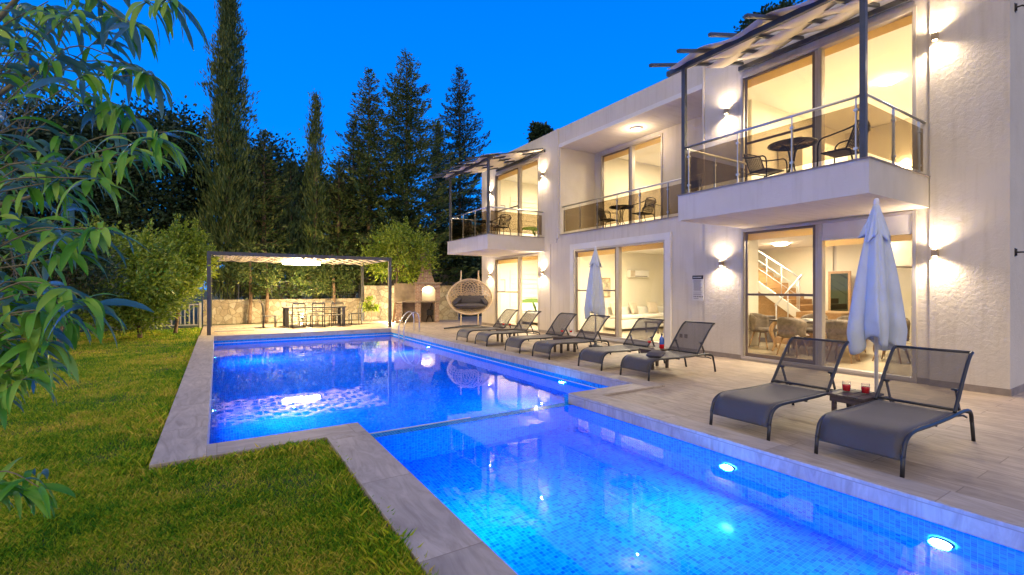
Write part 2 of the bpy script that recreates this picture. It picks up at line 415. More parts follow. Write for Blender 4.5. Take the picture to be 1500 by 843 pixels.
# Nishita twilight glow on top of the deep blue zenith gradient
sc_ = nt.nodes.new('ShaderNodeVectorMath'); sc_.operation = 'MULTIPLY'; nt.links.new(sky.outputs[0], sc_.inputs[0]); sc_.inputs[1].default_value = (.0, .002, .01)
ad = nt.nodes.new('ShaderNodeVectorMath'); ad.operation = 'ADD'; nt.links.new(mx.outputs[2], ad.inputs[0]); nt.links.new(sc_.outputs[0], ad.inputs[1])
nt.links.new(ad.outputs[0], bg.inputs[0]); bg.inputs[1].default_value = 1.0
WORLD_BG = bg
sun = bpy.data.lights.new('sun', 'SUN'); sun.energy = .4; sun.angle = R(60); sun.color = (1, .8, .5)
so = bpy.data.objects.new('sun', sun); COL.objects.link(so); so.rotation_euler = (R(50), 0, R(-48))
vs_ = scene.view_settings; vs_.view_transform = 'Standard'; vs_.look = 'None'; vs_.gamma = 1; vs_.exposure = 1.25
scene.cycles.use_denoising = True
scene.cycles.max_bounces = 10; scene.cycles.transparent_max_bounces = 16; scene.cycles.transmission_bounces = 6
scene.cycles.sample_clamp_indirect = 6; scene.cycles.caustics_refractive = True; scene.cycles.caustics_reflective = True; scene.cycles.blur_glossy = .5
# ------------------------------------------------------------------ ground, terrace, pool
def holed(mb, rects, z):
    for (x0, x1, y0, y1) in rects: mb.add([(x0, y0, z), (x1, y0, z), (x1, y1, z), (x0, y1, z)], [(0, 1, 2, 3)])
gm = NT('lawn_soil'); gm.pr(Roughness=.95)
n1 = gm.noise(1.1, 5, gm.pos()); n2 = gm.noise(30, 5, gm.pos())
c = gm.ramp(n1, [(.3, (.03, .06, .012, 1)), (.6, (.075, .1, .02, 1)), (.8, (.15, .14, .045, 1))])
gm.l(gm.mix(c, gm.ramp(n2, [(.3, (.4, .4, .4, 1)), (.7, (1.3, 1.3, 1.2, 1))]), .8, 'MULTIPLY'), gm.p.inputs['Base Color']); gm.bump(n2, .8, .03)
g = MB(); holed(g, [(-500, -.3, -500, 900), (-.3, 5.65, 17.5, 900), (5.65, 900, -500, 900), (-.3, 5.65, -500, -4.3), (-.3, 1.1, -4.3, 5.1)], -.03)
struct(g.build('ground', gm.m))
g = MB(); holed(g, [(4.45, 16, -8, 5.0), (5.7, 16, 5.0, 17.6), (-.46, 16, 17.6, 22.9)], 0)
struct(g.build('terrace', M['deck']))
g = MB()
for a in ((-.48, -.08, 4.93, 17.7), (5.5, 5.83, 4.87, 17.7), (.92, 1.315, -4.3, 4.93), (4.2, 4.52, -4.3, 4.87)): g.box(a[0], a[1], a[2], a[3], -.12, .032)
struct(g.build('coping_along', M['copingy'], bevel=.006))
g = MB()
for a in ((-.08, 5.5, 17.3, 17.7), (-.08, 1.315, 4.93, 5.3), (4.2, 5.5, 4.87, 5.2)): g.box(a[0], a[1], a[2], a[3], -.12, .031)
struct(g.build('coping_across', M['coping'], bevel=.006))
ZU, ZL = -.2, -.125
g = MB()
def wallq(a, b, z0, z1): g.add([(a[0], a[1], z0), (b[0], b[1], z0), (b[0], b[1], z1), (a[0], a[1], z1)], [(0, 1, 2, 3)])
e_ = .008
wallq((-.08 - e_, 5.3 - e_), (-.08 - e_, 17.3 + e_), -1.6, 0); wallq((-.08 - e_, 17.3 + e_), (5.5 + e_, 17.3 + e_), -1.6, 0)
wallq((5.5 + e_, 17.3 + e_), (5.5 + e_, 5.2 - e_), -1.6, 0); wallq((5.5 + e_, 5.2 - e_), (4.2, 5.2 - e_), -1.6, 0); wallq((1.315, 5.3 - e_), (-.08 - e_, 5.3 - e_), -1.6, 0)
g.add([(-.09, 5.05, -1.6), (5.51, 5.05, -1.6), (5.51, 17.31, -1.6), (-.09, 17.31, -1.6)], [(0, 1, 2, 3)])
wallq((1.315 - e_, 5.3), (1.315 - e_, -4.3), -1.05, 0); wallq((1.315 - e_, -4.3), (4.2 + e_, -4.3), -1.05, 0); wallq((4.2 + e_, -4.3), (4.2 + e_, 5.3), -1.05, 0)
g.add([(1.3, -4.3, -1.05), (4.21, -4.3, -1.05), (4.21, 5.12, -1.05), (1.3, 5.12, -1.05)], [(0, 1, 2, 3)])
g.box(1.307, 4.208, 5.12, 5.292, -1.62, ZL + .004)
struct(g.build('pool_basin', M['mosaic']))
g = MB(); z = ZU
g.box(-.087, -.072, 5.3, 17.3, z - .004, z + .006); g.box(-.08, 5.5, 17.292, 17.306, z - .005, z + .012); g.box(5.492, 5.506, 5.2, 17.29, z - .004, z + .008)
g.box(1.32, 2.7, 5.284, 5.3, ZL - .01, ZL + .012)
struct(g.build('waterline_glint', M['paper']))  # pale strips stand in for the bright glint along the water's edge
wm = NT('pool_water'); wm.pr(Base_Color=(.16, .72, 1, 1), Roughness=0, Transmission_Weight=1, IOR=1.333)
p = wm.pos(); h1 = wm.noise(2.2, 3, wm.map(p, (1, 1, 1)), .5, .4); h2 = wm.noise(9, 2, p)
wm.bump(math_(wm, 'ADD', h1, math_(wm, 'MULTIPLY', h2, .08)), .07, .02)
g = MB(); holed(g, [(-.087, 5.507, 5.2, 17.306)], ZU); struct(g.build('water', wm.m))
g = MB(); holed(g, [(1.308, 4.207, -4.3, 5.286)], ZL); struct(g.build('water', wm.m))
tag(MB().box(-.1, 1.15, 19.35, 19.43, .002, .035).build('drain_cover', M['paper']), 'pale narrow drain cover strip on the paving nearer the pool, under the pergola', 'drain')
tag(MB().box(.0, 1.6, 20.6, 20.66, .002, .03).build('drain_cover', M['paper']), 'pale narrow drain cover strip on the paving farther back, near the stone wall', 'drain')

def pool_light(x, y, z, nx, label, power, visible=True, r=.07):
    t = thing('pool_light', label, 'pool light', (x, y, z), 0, 'underwater pool lights')
    Mx = Matrix.Rotation(R(90) * nx, 4, 'Y')
    MB().lathe([(r, 0), (r, .02), (r * .82, .028)], seg=24, M=Mx).build('rim', M['screenf'], t)
    MB().lathe([(r * .8, .022), (r * .5, .03), (.001, .033)], seg=24, M=Mx).build('lens', M['poolbulb'], t)
    lamp('AREA', (nx * .06, 0, 0), power, POOLC, 'pool_lamp', .12, (0, R(-90) * nx, 0), parent=t)
    lamp('SPOT', (nx * .05, 0, 0), power * 1.7, (.12, .62, 1), 'pool_beam', .04, (0, R(-50) * nx, 0), R(58), 1.0, t)
POOLC = (.003, .255, 1.0)
PP = .55
pool_light(4.2, 2.74, -.40, -1, 'round white underwater light glowing on wall of shallow pool nearer the weir', 75 * PP)
pool_light(4.2, 1.16, -.40, -1, 'round white underwater light low on shallow pool wall beside the bottom right corner', 60 * PP)
pool_light(1.31, 3.6, -.45, 1, 'added underwater light on lawn side wall of the shallow pool, hidden under coping', 85 * PP)  # added lamp, out of view, to light the opposite wall
pool_light(1.31, .8, -.45, 1, 'second added underwater light, unseen on the lawn side wall of shallow pool', 80 * PP)  # also added out of view, to light the shallow basin
pool_light(5.5, 6.96, -.42, -1, 'small underwater light on deep pool wall below the pair of loungers with cushion', 110 * PP)
pool_light(5.5, 13.5, -.75, -1, 'added underwater light on deep pool wall below the farthest loungers', 110 * PP)  # added to brighten the deep basin; no lamp known here
pool_light(-.08, 8.2, -.6, 1, 'added unseen underwater light on the lawn side of deep pool, near end', 150 * PP)  # added unseen lamp brightening the near half of the deep pool
pool_light(-.08, 14.2, -.6, 1, 'added unseen underwater light on the lawn side of deep pool, far end', 170 * PP)  # added unseen lamp brightening the deep pool's far half

# ------------------------------------------------------------------ villa
VB = (12.5, 9.6, 0)
villa = thing('villa', 'two storey white stucco villa with lit windows and balconies beside the pool', 'house', VB)
def vb(mb, name, mat, parent=None, **k): return mb.build(name, M[mat] if isinstance(mat, str) else mat, parent or villa, world=True, **k)
HOLES = [(13.25, 16.28, .03, 2.72), (7.85, 11.38, .1, 2.72), (2.91, 5.86, .03, 2.75), (13.25, 16.28, 3.22, 6.05), (6.8, 12.1, 3.24, 6.09), (2.91, 5.87, 3.2, 5.99)]
def wall_holes(mb, xa, xb, y0, y1, z0, z1, holes):
    hs = [h for h in holes if h[1] > y0 and h[0] < y1]
    ys = sorted({y0, y1} | {v for h in hs for v in h[:2] if y0 < v < y1}); zs = sorted({z0, z1} | {v for h in hs for v in h[2:] if z0 < v < z1})
    solid = lambda i, j: not any(h[0] <= (ys[i] + ys[i + 1]) / 2 <= h[1] and h[2] <= (zs[j] + zs[j + 1]) / 2 <= h[3] for h in hs)
    ny, nz = len(ys) - 1, len(zs) - 1
    for i in range(ny):
        for j in range(nz):
            if not solid(i, j): continue
            a, b, c, d = ys[i], ys[i + 1], zs[j], zs[j + 1]
            mb.add([(xa, a, c), (xa, b, c), (xa, b, d), (xa, a, d)], [(0, 3, 2, 1)][0:1] and [(3, 2, 1, 0)])
            mb.add([(xb, a, c), (xb, b, c), (xb, b, d), (xb, a, d)], [(0, 1, 2, 3)])
            for (di, dj, q) in ((-1, 0, [(a, c), (a, d)]), (1, 0, [(b, c), (b, d)]), (0, -1, [(a, c), (b, c)]), (0, 1, [(a, d), (b, d)])):
                ii, jj = i + di, j + dj
                if 0 <= ii < ny and 0 <= jj < nz and solid(ii, jj): continue
                (p0, q0), (p1, q1) = q
                mb.add([(xa, p0, q0), (xb, p0, q0), (xb, p1, q1), (xa, p1, q1)], [(0, 1, 2, 3)])
g = MB(); wall_holes(g, XF, XF + .25, 2.74, 6.75, -.02, 6.71, HOLES); vb(g, 'front_wall', 'stucco')
g = MB(); wall_holes(g, XF - .05, XF + .25, 1.866, 2.74, -.02, 6.71, []); vb(g, 'corner_pier', 'stucco')
g = MB(); wall_holes(g, XF + .012, XF + .25, 6.75, 12.62, -.02, 6.71, HOLES); vb(g, 'middle_wall', 'stucco_s')
g = MB(); wall_holes(g, XF, XF + .25, 12.62, 17.4, -.02, 6.71, HOLES); vb(g, 'far_wall', 'stucco_s')
g = MB(); g.box(XF + .25, 16.5, 1.866, 2.05, -.02, 6.71); g.box(XF + .25, 16.5, 17.2, 17.4, -.02, 6.71); g.box(16.3, 16.5, 2.05, 17.2, -.02, 6.71)
vb(g, 'side_wall', 'stucco')
g = MB(); g.box(XF + .25, 16.3, 2.05, 17.2, 6.25, 6.45); vb(g, 'roof', 'trim')
g = MB(); g.box(XF - .03, XF + .012, 12.15, 12.28, 3.15, 6.711); g.box(XF - .018, XF + .012, 12.28, 12.6, 3.0, 6.712); vb(g, 'pilaster', 'stucco_s')
vb(MB().box(XF - .02, XF + .012, 6.76, 6.8, 3.15, 6.715), 'edge_trim', 'stucco_s')
g = MB(); g.box(XF - .012, XF + .013, 6.8, 12.15, 6.09, 6.2); vb(g, 'fascia_band', 'trim')
for a in ((XF - .065, XF - .05, 1.85, 2.741), (XF - .015, XF, 2.741, 2.91), (XF - .015, XF, 5.86, 7.69), (XF - .015, XF + .01, 11.55, 13.25), (XF - .015, XF, 16.28, 17.4), (XF - .05, 16.5, 1.85, 1.866)):
    vb(MB().box(*a, 0, .1), 'plinth', 'skirt')
# storeys
g = MB(); g.box(XF + .25, 16.3, 2.05, 17.2, -.03, .02); g.box(XF + .25, 16.3, 2.05, 6.8, 3.0, 3.17); g.box(XF + .25, 16.3, 12.1, 17.2, 3.0, 3.17); g.box(11.05, 16.3, 6.8, 12.1, 3.0, 3.17); vb(g, 'interior_floor', 'innerfloor')
g = MB(); g.box(XF + .25, 16.3, 2.05, 17.2, 2.86, 2.99); g.box(XF + .25, 16.3, 2.05, 6.75, 6.13, 6.24); g.box(XF + .25, 16.3, 12.2, 17.2, 6.13, 6.24); g.box(11.05, 16.3, 6.8, 12.1, 6.13, 6.24); vb(g, 'ceiling', 'ceiling')
g = MB()
g.box(XF + .251, 16.29, 12.65, 12.78, .02, 2.86); g.box(XF + .251, 12.0, 7.0, 7.1, .02, 2.86); g.box(11.9, 12.0, 7.1, 9.6, .02, 2.86); g.box(12.0, 16.29, 9.5, 9.6, .02, 2.86)
g.box(XF + .251, 16.29, 12.22, 12.35, 3.17, 6.13); g.box(11.06, 16.29, 6.62, 6.74, 3.17, 6.13); g.box(15.9, 16.0, 2.06, 7.0, 3.18, 6.12)
for (a, b, zz, hh) in ((2.051, 6.999, .021, 2.859), (7.101, 9.499, .021, 2.859), (9.601, 12.649, .021, 2.859), (12.781, 17.199, .021, 2.859), (12.351, 17.199, 3.171, 6.129), (6.741, 12.219, 3.171, 6.129)):
    g.box(16.25, 16.299, a, b, zz, hh)
for zz, hh in ((.021, 2.859), (3.171, 6.129)): g.box(XF + .251, 16.24, 17.15, 17.199, zz, hh); g.box(XF + .251, 16.24, 2.051, 2.09, zz, hh)
g.box(XF + .251, 11.06, 6.70, 6.749, 3.18, 6.12)
vb(g, 'interior_wall', 'innerwall')
g = MB()     # loggia
LX = 10.92
g.box(XF + .251, 11.06, 6.75, 6.8, 3.0, 6.24); g.box(XF + .251, 11.06, 12.1, 12.2, 3.0, 6.24); g.box(XF + .25, 11.06, 6.8, 12.1, 3.0, 3.17); g.box(XF + .25, 11.06, 6.8, 12.1, 6.1, 6.24)
wall_holes(g, LX, LX + .13, 6.8, 12.1, 3.17, 6.1, [(9.2, 11.8, 3.2, 6.0)]); vb(g, 'loggia', 'stucco_s')
# balconies
def balcony_slab(x0, y0, y1):
    g = MB(); g.box(x0, XF - .001, y0, y1, 2.765, 3.17); g.box(x0, x0 + .12, y0, y1, 3.17, 3.23); g.box(x0 + .12, XF - .001, y0, y0 + .12, 3.17, 3.23); g.box(x0 + .12, XF - .001, y1 - .12, y1, 3.17, 3.23)
    o = vb(g, 'balcony_slab', 'stucco_s')
    g = MB(); g.box(x0 - .02, x0 + .13, y0 - .02, y1 + .02, 3.231, 3.246); g.box(x0 + .13, XF - .002, y0 - .02, y0 + .13, 3.231, 3.246); g.box(x0 + .13, XF - .002, y1 - .13, y1 + .02, 3.231, 3.246)
    vb(g, 'coping_cap', 'skirt')
balcony_slab(7.28, 2.75, 5.78); balcony_slab(7.22, 12.95, 16.0)
g = MB(); g.box(XF - .03, XF + .25, 6.82, 12.1, 3.241, 3.256); vb(g, 'coping_cap', 'skirt')

def railing(pts, zb, zt, name='railing', posts=None):
    """pts plan polyline; posts at list of plan points"""
    g = MB(); g.tube([(x, y, zt) for x, y in pts], .022, 10)
    rl = vb(g, name, 'steel')
    for (x, y, dx, dy) in posts:
        g = MB(); g.bar((x, y, zb), (x, y, zt - .02), .035, .014, (dx, dy, 0)); g.tube([(x, y, zb), (x, y, zb + .02)], .04, 10)
        for zz in (zb + .16, zt - .18): g.box(x - .025, x + .025, y - .025, y + .025, zz - .015, zz + .015)
        o = g.build('post', M['steel'], rl)
        for v in o.data.vertices: v.co = v.co - Vector(VB)
    for i in range(len(pts) - 1):
        a = Vector((*pts[i], 0)); b = Vector((*pts[i + 1], 0)); d = (b - a).normalized(); a += d * .06; b -= d * .06
        g = MB(); g.bar((a.x, a.y, (zb + zt - .08) / 2 + .03), (b.x, b.y, (zb + zt - .08) / 2 + .03), .008, zt - zb - .2)
        o = g.build('glass_panel', M['railglass'], rl)
        for v in o.data.vertices: v.co = v.co - Vector(VB)
    return rl
X0 = 7.36
railing([(XF, 5.72), (X0, 5.72), (X0, 2.82), (XF, 2.82)], 3.246, 4.11, posts=[(X0, 5.6, 0, 1), (X0, 4.64, 0, 1), (X0, 3.77, 0, 1), (X0, 2.93, 0, 1), (8.25, 2.82, 1, 0), (9.2, 2.82, 1, 0), (8.3, 5.72, 1, 0), (9.25, 5.72, 1, 0)])
X1 = 7.3
railing([(XF, 15.93), (X1, 15.93), (X1, 13.02), (XF, 13.02)], 3.246, 4.11, posts=[(X1, 15.8, 0, 1), (X1, 14.85, 0, 1), (X1, 13.95, 0, 1), (X1, 13.15, 0, 1), (9.2, 13.02, 1, 0), (8.2, 15.93, 1, 0), (9.25, 15.93, 1, 0)])
railing([(XF + .1, 12.08), (XF + .1, 6.82)], 3.256, 4.16, posts=[(XF + .1, 11.95, 0, 1), (XF + .1, 11.2, 0, 1), (XF + .1, 10.42, 0, 1), (XF + .1, 9.62, 0, 1), (XF + .1, 8.78, 0, 1), (XF + .1, 7.86, 0, 1), (XF + .1, 6.95, 0, 1)])

# windows
def window(y0, y1, z0, z1, x, ym, leftbar=True, header=0, surround=0):
    """y0<y1; ym centre mullion; the bay at larger Y (left in the view) carries the screen"""
    g = MB(); t = .055
    g.box(x - .03, x + .11, y0, y0 + t, z0, z1); g.box(x - .03, x + .11, y1 - t, y1, z0, z1); g.box(x - .03, x + .11, y0 + t, y1 - t, z1 - t, z1); g.box(x - .03, x + .11, y0 + t, y1 - t, z0, z0 + t)
    g.box(x - .02, x + .11, ym - .045, ym + .02, z0 + t, z1 - t); g.box(x + .0, x + .1, ym + .03, ym + .08, z0 + t, z1 - t)
    w_ = vb(g, 'window', 'alu', bevel=.006)
    def sub(g, n, m, **k):
        o = g.build(n, M[m], w_, **k)
        for v in o.data.vertices: v.co = v.co - Vector(VB)
        return o
    # screen leaf
    g = MB(); a, b = ym + .085, y1 - t - .02; xx = x + .015; s = .045
    g.box(xx, xx + .03, a, a + s, z0 + t, z1 - t); g.box(xx, xx + .03, b - s, b, z0 + t, z1 - t); g.box(xx, xx + .03, a + s, b - s, z0 + t, z0 + t + s + .03); g.box(xx, xx + .03, a + s, b - s, z1 - t - s, z1 - t)
    g.box(xx - .003, xx + .03, a + s, b - s, z0 + 1.33, z0 + 1.375); sub(g, 'screen_frame', 'screenf')
    g = MB(); g.box(x + .06, x + .068, a, b, z0 + t, z1 - t); sub(g, 'pane', 'glass')
    zt = z1 - t - header
    g = MB(); g.box(x + .06, x + .068, y0 + t, ym - .05, z0 + t, zt); sub(g, 'pane', 'glass')
    if header:
        g = MB(); g.box(x - .01, x + .1, y0 + t, ym - .047, zt, z1 - t); g.box(x - .015, x + .1, y0 + t, ym - .047, zt - .03, zt - .002); sub(g, 'shutter_box', 'trim')
    g = MB(); g.box(x + .13, x + .134, y0 + .03, ym - .03, zt - .13, zt + .02); sub(g, 'roller_blind', 'blind')
    g = MB(); g.box(x + .13, x + .134, ym - .02, y1 - .03, z1 - t - .17, z1 - .03); sub(g, 'roller_blind', 'blind')
    if surround:
        s = .17; g = MB(); xs = x - .045
        g.box(xs, x + .013, y0 - s, y0, z0, z1 + s); g.box(xs, x + .013, y1, y1 + s, z0, z1 + s); g.box(xs, x + .013, y0, y1, z1, z1 + s); g.box(xs - .01, x + .013, y0 - s, y1 + s, z0 - .05, z0)
        sub(g, 'surround', 'trim')
    return w_
window(2.91, 5.86, .03, 2.75, XF, 4.33, header=.28)
window(7.85, 11.38, .1, 2.72, XF + .01, 9.5, surround=1)
window(13.25, 16.28, .03, 2.72, XF, 14.52)
window(2.91, 5.87, 3.2, 5.99, XF, 4.34)
window(13.25, 16.28, 3.22, 6.05, XF, 14.52)
window(9.2, 11.8, 3.2, 6.0, LX, 10.42)

# balcony roofs: sloping rafters with woven fabric strips
def weave(mb, xs0, xs1, z_at, y0, y1, n, rafters, amp, frac=.8, axis='y'):
    wd = (xs1 - xs0) / n
    for i in range(n):
        xa = xs0 + i * wd + wd * (1 - frac) / 2; xb = xa + wd * frac; rows = []
        N = (len(rafters) + 1) * 10; ph = (i % 2) * math.pi; sp = rafters[1] - rafters[0]
        for k in range(N + 1):
            y = y0 + (y1 - y0) * k / N; dz = amp * math.cos(math.pi * (y - rafters[0]) / sp + ph)
            rows.append([(xa, y, z_at(xa) + dz), ((xa + xb) / 2, y, z_at((xa + xb) / 2) + dz - .004), (xb, y, z_at(xb) + dz)])
        mb.grid(rows)
def awning(ya, yb, xf, label):
    zf = lambda x: 5.62 + (x - xf) * .265
    roof = thing('pergola_roof', label, 'pergola', (xf, (ya + yb) / 2, 3.23), 0, 'pergola roofs over the balconies')
    pb = lambda g, n, m, **k: g.build(n, M[m], roof, world=True, **k)
    for y in (ya + .08, yb - .08):
        pb(MB().box(xf - .035, xf + .035, y - .035, y + .035, 3.247, zf(xf) - .04), 'post', 'darksteel')
    pb(MB().box(xf - .035, xf + .035, ya - .15, yb + .3, zf(xf) - .04, zf(xf) + .05), 'front_beam', 'darksteel')
    pb(MB().box(XF - .09, XF - .03, ya - .1, yb + .1, zf(XF) - .07, zf(XF) + .02), 'wall_beam', 'darksteel')
    ys = [ya + .06 + k * .6 for k in range(int((yb - ya) / .6) + 1)]
    for y in ys:
        pb(MB().bar((xf - .78, y, zf(xf - .78) + .09), (XF - .03, y, zf(XF - .03) + .09), .055, .05), 'rafter', 'darksteel')
    g = MB(); weave(g, xf - .2, XF - .1, lambda x: zf(x) + .09, ya - .1, yb + .12, 4, ys, .05, 1.14); pb(g, 'fabric_strip', 'canvas_warm', solid=.006)
    return roof
awning(2.76, 5.78, 7.35, 'sloping dark pergola roof with woven cream fabric over the nearer right balcony')
awning(12.95, 15.98, 7.29, 'sloping dark pergola roof with woven cream fabric over the far left balcony')

# wall lamps
WLP = 28
WARM = (1, .78, .54)
def wall_lamp(y, z, label, xf=XF, k=1):
    t = thing('wall_lamp', label, 'wall lamp', (xf, y, z), 0, 'up and down wall lamps on the villa front')
    g = MB(); g.box(-.03, 0, -.03, .03, -.035, .035); g.box(-.09, -.025, -.04, .04, -.052, .052); g.build('body', M['lampbody'], t, bevel=.005)
    g = MB(); g.box(-.08, -.04, -.025, .025, .0522, .054); g.build('lens', M['bulb'], t); g = MB(); g.box(-.08, -.04, -.025, .025, -.054, -.0522); g.build('lens', M['bulb'], t)
    lamp('SPOT', (-.07, 0, .075), WLP * k, WARM, 'uplight', .02, (R(180), 0, 0), R(155), 1.0, t)
    lamp('SPOT', (-.07, 0, -.075), WLP * 1.7 * k, WARM, 'downlight', .02, (0, R(8), 0), R(158), 1.0, t)
wall_lamp(6.3, 2.06, 'small bronze wall lamp between the rules sign and the ground floor glass doors')
wall_lamp(2.66, 2.05, 'small bronze wall lamp right of the white umbrella, at ground floor', XF - .05)
wall_lamp(6.18, 5.35, 'small bronze wall lamp left of the upper right balcony doors')
wall_lamp(2.66, 5.36, 'small bronze wall lamp on upper wall right of the large balcony', XF - .05)
wall_lamp(13.0, 5.38, 'small wall lamp right of the far upper balcony, beside the pilaster')
wall_lamp(13.0, 2.06, 'small wall lamp under the far balcony, right of the bedroom doors')
wall_lamp(16.62, 5.39, 'small wall lamp at far upper corner of the villa, left of balcony doors')
wall_lamp(16.65, 2.07, 'small wall lamp behind the wicker swing at far ground corner')
t = thing('ceiling_lamp', 'round white flush lamp on the ceiling of the recessed balcony', 'ceiling lamp', (10.15, 9.5, 6.1))
MB().lathe([(.001, -.07), (.12, -.065), (.17, -.04), (.18, 0)], seg=32).build('shade', M['white'], t)
lamp('POINT', (0, 0, -.3), 15, (1, .75, .45), 'loggia_fill', .015, parent=t)  # added fill for the loggia; the flush lamp itself looks unlit

# sign, sockets, bracket
t = thing('rules_sign', 'small white printed notice with black heading on stucco wall above the loungers', 'sign', (XF + .012, 6.93, 1.52))
MB().box(-.012, 0, -.145, .145, -.29, .29).build('board', M['paper'], t)
MB().box(-.0145, -.0122, -.145, .145, .205, .29).build('heading', M['blackp'], t)
g = MB()
for k in range(7): g.box(-.0165, -.0147, .1 - k * .032, .12 - k * .032, .235, .258)
g.build('heading_text', M['paper'], t)
g = MB(); random.seed(3); zz = .18; 
while zz > -.16:
    if random.random() < .85: g.box(-.0145, -.0122, -.12 + random.random() * .05, .125 - random.random() * .02, zz - .006, zz + .003)
    zz -= .021
for k in range(6): g.box(-.0145, -.0122, .1 - k * .045 - .014, .1 - k * .045 + .014, -.215, -.185)
g.box(-.0145, -.0122, -.02, .11, -.25, -.24); g.build('printed_lines', M['grey'], t)
t = thing('wall_socket', 'pair of small dark sockets low on the wall behind the loungers', 'socket', (XF + .012, 7.33, .38))
for dy in (-.07, .07): MB().box(-.02, 0, dy - .04, dy + .04, -.045, .045).build('socket_face', M['screenf'], t, bevel=.006)
for z_, n_ in ((2.02, 'lower'), (5.5, 'upper')):
    t = thing('wall_bracket', 'small black metal hook bracket on the %s shaded side wall at picture edge' % n_, 'bracket', (9.62, 1.866, z_))
    MB().tube([(0, 0, 0), (0, -.07, 0), (.06, -.09, .0)], .012, 8).tube([(0, -.01, -.05), (0, -.01, .05)], .014, 8).build('hook', M['blackmetal'], t)
    MB().box(-.03, .03, -.006, 0, -.06, .06).build('plate', M['blackmetal'], t)

# ------------------------------------------------------------------ rooms
WC = (1, .86, .6)
def room_light(x, y, z, p, s=1.2, label=None):
    t = thing('room_light', label, 'ceiling lamp', (x, y, z)); MB().lathe([(.001, -.07), (.16, -.065), (.22, -.02), (.22, 0)], seg=24).build('shade', M['bulb'], t)
    lamp('AREA', (0, 0, -.09), p, WC, 'room_bulb', s, parent=t)
RL = .74
room_light(11.0, 4.4, 2.86, 95 * RL, 1.0, 'flush lamp on ceiling over the indoor dining table')
room_light(14.2, 7.6, 2.86, 55 * RL, 1.0, 'flush lamp on ceiling of the indoor stair hall')
room_light(11.2, 10.2, 2.86, 130 * RL, 1.0, 'flush lamp on living room ceiling above the sofa')
room_light(11.0, 14.8, 2.86, 170 * RL, 1.2, 'flush lamp on ceiling of the ground floor bedroom')
room_light(11.6, 14.8, 6.13, 120 * RL, 1.2, 'flush lamp on ceiling of upstairs far bedroom')
room_light(13.0, 9.8, 6.13, 120 * RL, 1.2, 'flush lamp on the ceiling behind the recessed balcony')
room_light(12.6, 4.4, 6.13, 190 * RL, 1.5, 'flush lamp on the ceiling of upstairs room behind the right balcony')
# ------------------------------------------------------------------ loungers
def arc_pts(pts, n=5):
    """smooth polyline (Catmull-Rom) through pts"""
    P = [Vector(p) for p in pts]; out = []
    for i in range(len(P) - 1):
        a, b, c, d = P[max(i - 1, 0)], P[i], P[i + 1], P[min(i + 2, len(P) - 1)]
        for k in range(n):
            t = k / n
            out.append(.5 * ((2 * b) + (c - a) * t + (2 * a - 5 * b + 4 * c - d) * t * t + (3 * b - a - 3 * c + d) * t ** 3))
    out.append(P[-1]); return out
def make_lounger():
    t = thing('sun_lounger', 'x', 'sun lounger', group='dark mesh sun loungers along the pool')
    hw = .315
    fr = MB()
    for s in (-1, 1):
        y = s * hw
        fr.tube(arc_pts([(.012, y, .16), (.05, y, .26), (.13, y, .318), (.27, y, .338), (.6, y, .33), (1.0, y, .328), (1.35, y, .335), (1.56, y, .325), (1.65, y, .28), (1.675, y, .2)]), .0175, 8)
    for x, z in ((.1, .29), (.75, .305), (1.24, .315), (1.6, .3)): fr.tube([(x, -hw, z), (x, hw, z)], .0125, 8)
    for s in (-1, 1):   # rack under the hinge
        y = s * (hw - .035); fr.tube(arc_pts([(1.25, y, .31), (1.4, y, .285), (1.55, y, .27), (1.66, y, .235)], 3), .01, 6)
    fr.build('frame', M['lframe'], t)
    for s in (-1, 1):
        MB().tube([(.016, s * hw, .18), (-.005, s * hw, .0)], .0165, 8).build('leg', M['lframe'], t)
        MB().tube([(1.674, s * hw, .22), (1.73, s * hw, .0)], .0165, 8).build('leg', M['lframe'], t)
    P = arc_pts([(.006, 0, .135), (.05, 0, .262), (.13, 0, .33), (.27, 0, .35), (.6, 0, .338), (.95, 0, .336), (1.235, 0, .345)], 5)
    W = hw - .008; rows = []
    for i, p in enumerate(P):
        sag = .014 * math.sin(math.pi * min(1, max(0, (i - 6) / (len(P) - 7))))
        rows.append([(p.x, -W + 2 * W * k / 8, p.z - sag * (1 - (k / 4 - 1) ** 2)) for k in range(9)])
    MB().grid(rows).build('seat', M['sling'], t, solid=.004)
    B = arc_pts([(1.215, 0, .35), (1.33, 0, .485), (1.46, 0, .645), (1.575, 0, .775), (1.655, 0, .845), (1.715, 0, .872)], 4)
    rows = []
    for i, p in enumerate(B):
        sag = .02 * math.sin(math.pi * i / (len(B) - 1))
        rows.append([(p.x + sag * (1 - (k / 4 - 1) ** 2), -W + 2 * W * k / 8, p.z - sag * .8 * (1 - (k / 4 - 1) ** 2)) for k in range(9)])
    bk = MB().grid(rows).build('backrest', M['slingb'], t)
    b = MB()
    for s in (-1, 1): b.tube([(p.x, s * (hw - .006), p.z) for p in B], .016, 8)
    b.tube([(B[-1].x, -hw, B[-1].z), (B[-1].x, hw, B[-1].z)], .014, 8).tube([(B[1].x, -hw, B[1].z), (B[1].x, hw, B[1].z)], .013, 8)
    b.build('backrest_frame', M['lframe'], bk)
    for s in (-1, 1):
        y = s * (hw - .04); MB().bar((1.375, y, .54), (1.5, y, .29), .012, .03).tube([(1.375, y - .03 * s, .54), (1.375, y + .035 * s, .54)], .012, 8).build('strut', M['lframe'], bk)
    return t
